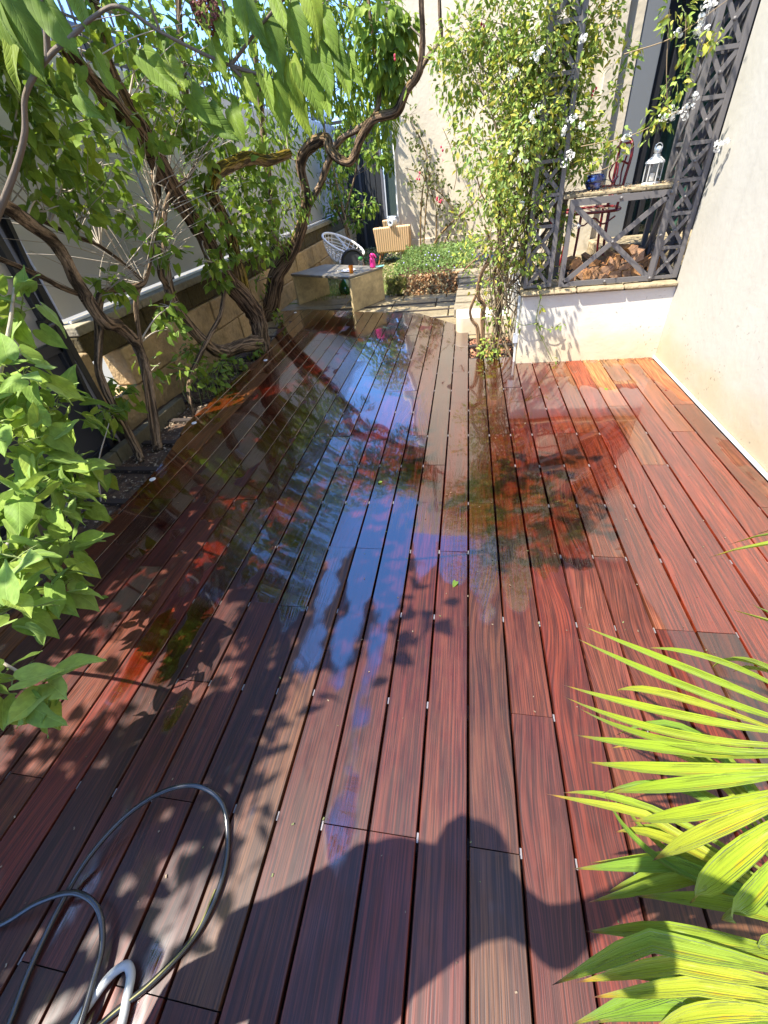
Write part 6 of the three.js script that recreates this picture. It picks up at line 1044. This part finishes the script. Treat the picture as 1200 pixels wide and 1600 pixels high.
// ---------------------------------------------------------------- hoses in the foreground
{
  const h = thing('garden_hose', 'dark grey garden hose lying in wide loops on the near left of the deck', 'hose');
  const R = 0.0076, yy = 0.011;
  part(h, 'hose', tube([[-1.0, yy, 0.5, R], [-1.02, yy, 0.28, R], [-1.043, yy, 0.149, R], [-1.064, yy, 0.07, R], [-1.075, yy + 0.004, -0.06, R], [-1.05, yy + 0.03, -0.16, R], [-0.985, yy + 0.05, -0.27, R], [-0.9, yy + 0.05, -0.345, R], [-0.81, yy + 0.04, -0.372, R], [-0.72, yy + 0.02, -0.345, R], [-0.672, yy, -0.275, R], [-0.642, yy, -0.18, R], [-0.656, yy, -0.072, R], [-0.724, yy, 0.029, R], [-0.8, yy, 0.1, R], [-0.9, yy, 0.22, R], [-0.95, yy, 0.5, R]], { seg: 12, step: 0.012 }), M.hoseDark);
  part(h, 'yellow_line', tube([[-0.6475, yy + 0.0072, -0.15, 0.0022], [-0.6605, yy + 0.0072, -0.06, 0.0022], [-0.7275, yy + 0.0072, 0.034, 0.0022], [-0.803, yy + 0.0072, 0.105, 0.0022], [-0.903, yy + 0.0072, 0.224, 0.0022]], { seg: 6, step: 0.012 }), std([0.16, 0.15, 0.04], 0.4));
  part(h, 'hose', tube([[-1.7, yy, 0.14, R], [-1.4, yy, 0.06, R], [-1.214, yy + 0.01, 0.002, R], [-1.12, yy + 0.032, -0.055, R], [-1.02, yy + 0.045, -0.085, R], [-0.94, yy + 0.035, -0.065, R], [-0.89, yy + 0.02, -0.005, R], [-0.868, yy + 0.02, 0.06, R], [-0.852, yy + 0.018, 0.13, R], [-0.84, yy, 0.3, R]], { seg: 12, step: 0.012 }), M.hoseDark);
  const w = thing('white_hose', 'pale grey bent hose end crossing under the dark hose loop', 'hose');
  part(w, 'hose', tube([[-0.93, 0.013, 0.4, 0.0105], [-0.89, 0.013, 0.17, 0.0105], [-0.862, 0.014, 0.085, 0.0105], [-0.835, 0.018, 0.035, 0.0105], [-0.807, 0.02, 0.018, 0.0105], [-0.787, 0.02, 0.03, 0.0105], [-0.775, 0.016, 0.065, 0.0105], [-0.762, 0.013, 0.11, 0.0105], [-0.75, 0.013, 0.4, 0.0105]], { seg: 12, step: 0.01 }), M.hoseWhite);
}
reseed(62);
litter('leaf_crumbs', 'small dry crumbs lying along the foot of the terrace wall', 'leaf litter', 120, () => { const x = 1.6 - rr(0, 1) ** 2 * 1.0; return [x, 0.006, -4.02 + rr(0, 0.05)]; }, [[0.3, 0.1, 0.05], [0.4, 0.22, 0.1], [0.15, 0.08, 0.05]], [0.006, 0.018]);
litter('grit', 'scattered grit, petals and leaf crumbs on the deck boards', 'leaf litter', 420, () => [rr(-1.9, 1.6), 0.003, rr(-5, 0.3)], [[0.16, 0.11, 0.07], [0.2, 0.15, 0.1], [0.12, 0.13, 0.05]], [0.003, 0.009]);
{ // a few single leaves and drops on the boards
  reseed(1313);
  const spots = [[-0.02, -1.32, 'near the puddle in the middle of the deck'], [-1.75, -1.1, 'on the dark boards by the shrub'], [0.98, -0.7, 'on the boards near the palm'], [-0.5, -2.1, 'on the wet boards in the centre'], [1.1, -3.4, 'close to the foot of the terrace wall']];
  for (const [x, z, w] of spots) { const o = solo('fallen_leaf', G_LILAC_FAR, MLEAF[floor(rnd() * 6)], 'small fallen leaf ' + w, 'leaf', [x, 0.006, z], [-PI / 2 + rr(-0.2, 0.2), 0, rr(0, 6)], 'single leaves on the deck'); o.scale.setScalar(0.035); }
}
// ---------------------------------------------------------------- the person beside the viewer, who throws the shadow in the foreground
{
  const cap = (p, a, b, ra, rb) => { const abx = b[0] - a[0], aby = b[1] - a[1], abz = b[2] - a[2], t = clamp(((p[0] - a[0]) * abx + (p[1] - a[1]) * aby + (p[2] - a[2]) * abz) / (abx * abx + aby * aby + abz * abz + 1e-9)); return hypot(p[0] - a[0] - abx * t, p[1] - a[1] - aby * t, p[2] - a[2] - abz * t) - lerp(ra, rb, t); };
  function mesh(bones, c, half, res, k = 0.02, colour) {
    const mc = new MarchingCubes(res, new THREE.MeshStandardMaterial(), false, false, 400000), h = res / 2; mc.isolation = 0;
    for (let z = 0; z < res; z++) for (let y = 0; y < res; y++) for (let x = 0; x < res; x++) {
      const p = [c[0] + (x - h) / h * half, c[1] + (y - h) / h * half, c[2] + (z - h) / h * half]; let s = 0;
      for (const b of bones) { const d = cap(p, b[0], b[1], b[2], b[3]); if (d < 0.3) s += Math.exp(-d / k); }
      mc.field[x + y * res + z * res * res] = s > 0 ? k * Math.log(s) : -0.3;
    }
    mc.update();
    const n = mc.count, P = new Float32Array(n * 3), N = new Float32Array(n * 3), C = new Float32Array(n * 3);
    for (let i = 0; i < n; i++) { for (let a = 0; a < 3; a++) { P[i * 3 + a] = c[a] + mc.positionArray[i * 3 + a] * half; N[i * 3 + a] = mc.normalArray[i * 3 + a]; } C.set(colour(P[i * 3], P[i * 3 + 1], P[i * 3 + 2]), i * 3); }
    const g = new THREE.BufferGeometry(); g.setAttribute('position', new THREE.BufferAttribute(P, 3)); g.setAttribute('color', new THREE.BufferAttribute(C, 3)); g.computeVertexNormals();
    return g;
  }
  const X = -0.74, Z = 0.23, skin = [0.45, 0.27, 0.19], shirt = [0.08, 0.12, 0.2], trouser = [0.05, 0.06, 0.09], shoe = [0.05, 0.045, 0.04];
  const t = thing('person', 'person in a dark blue shirt holding out a phone above the hose', 'person');
  const rh = [-0.14, 1.40, 0.13], lh = [X - 0.05, 1.02, Z + 0.04];
  const body = [
    [[X - 0.09, 0.93, Z], [X + 0.09, 0.93, Z], 0.115, 0.115], [[X, 0.95, Z], [X, 1.15, Z], 0.13, 0.125], [[X - 0.05, 1.15, Z], [X - 0.07, 1.36, Z], 0.12, 0.11], [[X + 0.05, 1.15, Z], [X + 0.07, 1.36, Z], 0.12, 0.11], [[X - 0.17, 1.42, Z], [X + 0.17, 1.42, Z], 0.062, 0.062], [[X, 1.4, Z], [X, 1.55, Z - 0.015], 0.062, 0.055],
    [[X - 0.1, 0.9, Z], [X - 0.12, 0.5, Z - 0.01], 0.092, 0.062], [[X - 0.12, 0.5, Z - 0.01], [X - 0.12, 0.08, Z + 0.23], 0.06, 0.042], [[X - 0.12, 0.045, Z + 0.24], [X - 0.13, 0.035, Z + 0.06], 0.045, 0.035],
    [[X + 0.1, 0.9, Z], [X + 0.12, 0.5, Z - 0.01], 0.092, 0.062], [[X + 0.12, 0.5, Z - 0.01], [X + 0.12, 0.08, Z + 0.23], 0.06, 0.042], [[X + 0.12, 0.045, Z + 0.24], [X + 0.13, 0.035, Z + 0.06], 0.045, 0.035],
    [[X + 0.19, 1.41, Z], [X + 0.42, 1.2, Z - 0.02], 0.056, 0.043], [[X + 0.42, 1.2, Z - 0.02], [rh[0] - 0.05, rh[1] - 0.05, rh[2] + 0.02], 0.042, 0.028],
    [[X - 0.19, 1.41, Z], [X - 0.36, 1.17, Z + 0.08], 0.056, 0.043], [[X - 0.36, 1.17, Z + 0.08], [X - 0.17, 1.0, Z - 0.05], 0.042, 0.028],
  ];
  const col = (x, y, z) => (y < 0.085 ? shoe : y < 0.96 ? (y < 0.9 || abs(x - X) < 0.16 ? trouser : skin) : y > 1.475 && abs(x - X) < 0.09 ? skin : x > X + 0.36 || (x < X - 0.3 && y < 1.22) || (y < 1.14 && x < X - 0.16) ? skin : shirt);
  const vm = std([1, 1, 1], 0.8, { vertexColors: true });
  const head = [[[X, 1.6, Z - 0.02], [X, 1.665, Z], 0.068, 0.082], [[X, 1.565, Z - 0.055], [X, 1.6, Z - 0.045], 0.036, 0.05], [[X, 1.6, Z - 0.1], [X, 1.635, Z - 0.085], 0.013, 0.009], [[X - 0.082, 1.6, Z + 0.005], [X - 0.084, 1.64, Z + 0.01], 0.012, 0.014], [[X + 0.082, 1.6, Z + 0.005], [X + 0.084, 1.64, Z + 0.01], 0.012, 0.014], [[X - 0.02, 1.572, Z - 0.088], [X + 0.02, 1.572, Z - 0.088], 0.01, 0.01]];
  const hand = (w, dir, side, curl) => {   // wrist, direction of the fingers, across the palm, curl direction
    const W = V(...w), D = V(...dir).normalize(), S = V(...side).normalize(), K = V(...curl).normalize(), a3 = (v) => [v.x, v.y, v.z], out = [];
    out.push([a3(W.clone().addScaledVector(D, -0.02)), a3(W.clone().addScaledVector(D, 0.02)), 0.024, 0.026]);
    [-0.03, -0.01, 0.01, 0.028].forEach((o, i) => { const k = W.clone().addScaledVector(D, 0.085).addScaledVector(S, o), L = [0.036, 0.044, 0.042, 0.032][i]; out.push([a3(W.clone().addScaledVector(S, o * 0.7)), a3(k), 0.015, 0.011]); const m = k.clone().addScaledVector(D, L * 0.8).addScaledVector(K, L * 0.5), e = m.clone().addScaledVector(K, L * 0.8).addScaledVector(D, L * 0.2); out.push([a3(k), a3(m), 0.0095, 0.0088], [a3(m), a3(e), 0.0088, 0.0078]); });
    const b = W.clone().addScaledVector(S, 0.025).addScaledVector(D, 0.02), m = b.clone().addScaledVector(S, 0.03).addScaledVector(D, 0.025), e = m.clone().addScaledVector(D, 0.03).addScaledVector(K, 0.012); out.push([a3(b), a3(m), 0.014, 0.011], [a3(m), a3(e), 0.011, 0.009]);
    return out;
  };
  const geos = [mesh(body, [X, 0.87, Z], 0.95, 104, 0.018, col), mesh(head, [X, 1.63, Z - 0.01], 0.16, 56, 0.01, (x, y, z) => (abs(y - 1.572) < 0.007 && z < Z - 0.085 ? [0.4, 0.16, 0.14] : skin)), mesh(hand([rh[0] - 0.04, rh[1] - 0.04, rh[2] + 0.015], [0.9, 0.45, -0.2], [0, 0.3, 1], [0.2, -0.9, -0.1]), [rh[0] + 0.02, rh[1] - 0.02, rh[2]], 0.15, 60, 0.006, () => skin), mesh(hand([X - 0.165, 0.995, Z - 0.055], [0.8, -0.3, -0.5], [0, 1, 0.2], [0.4, 0, 0.8]), [X - 0.12, 0.98, Z - 0.08], 0.15, 60, 0.006, () => skin)];
  part(t, 'body', geos, vm);
  const hg = new THREE.SphereGeometry(0.094, 22, 14, 0, 2 * PI, 0, PI * 0.56), hp = hg.attributes.position; for (let i = 0; i < hp.count; i++) { const k = 1 + 0.06 * (fbm(hp.getX(i) * 60, hp.getY(i) * 60 + hp.getZ(i) * 40, 3) - 0.3); hp.setXYZ(i, hp.getX(i) * k, hp.getY(i) * k, hp.getZ(i) * k); } hg.computeVertexNormals();
  part(t, 'hair', hg.rotateX(0.42).translate(X, 1.665, Z + 0.012), std([0.05, 0.03, 0.02], 0.7));
  for (const s of [-1, 1]) { const e = part(t, 'eye', new THREE.SphereGeometry(0.011, 12, 10).translate(X + s * 0.031, 1.643, Z - 0.073), std([0.8, 0.8, 0.78], 0.2)); part(e, 'pupil', new THREE.SphereGeometry(0.005, 8, 8).translate(X + s * 0.031, 1.643, Z - 0.081), M.black); }
  const ph = thing('mobile_phone', 'black mobile phone held out over the deck by the person', 'phone', [-0.045, 1.435, 0.075], 0);
  part(ph, 'case', new RoundedBoxGeometry(0.15, 0.075, 0.009, 3, 0.004), M.black); part(ph, 'screen', box(0.142, 0.068, 0.001, [0, 0, 0.0052]), std([0.02, 0.02, 0.025], 0.1)); part(ph, 'lens', new THREE.CylinderGeometry(0.007, 0.007, 0.003, 14).rotateX(PI / 2).translate(0.05, 0.02, -0.006), M.black);
  ph.rotation.set(-0.65, -0.2, -0.1);
}
renderer.render(scene, camera);
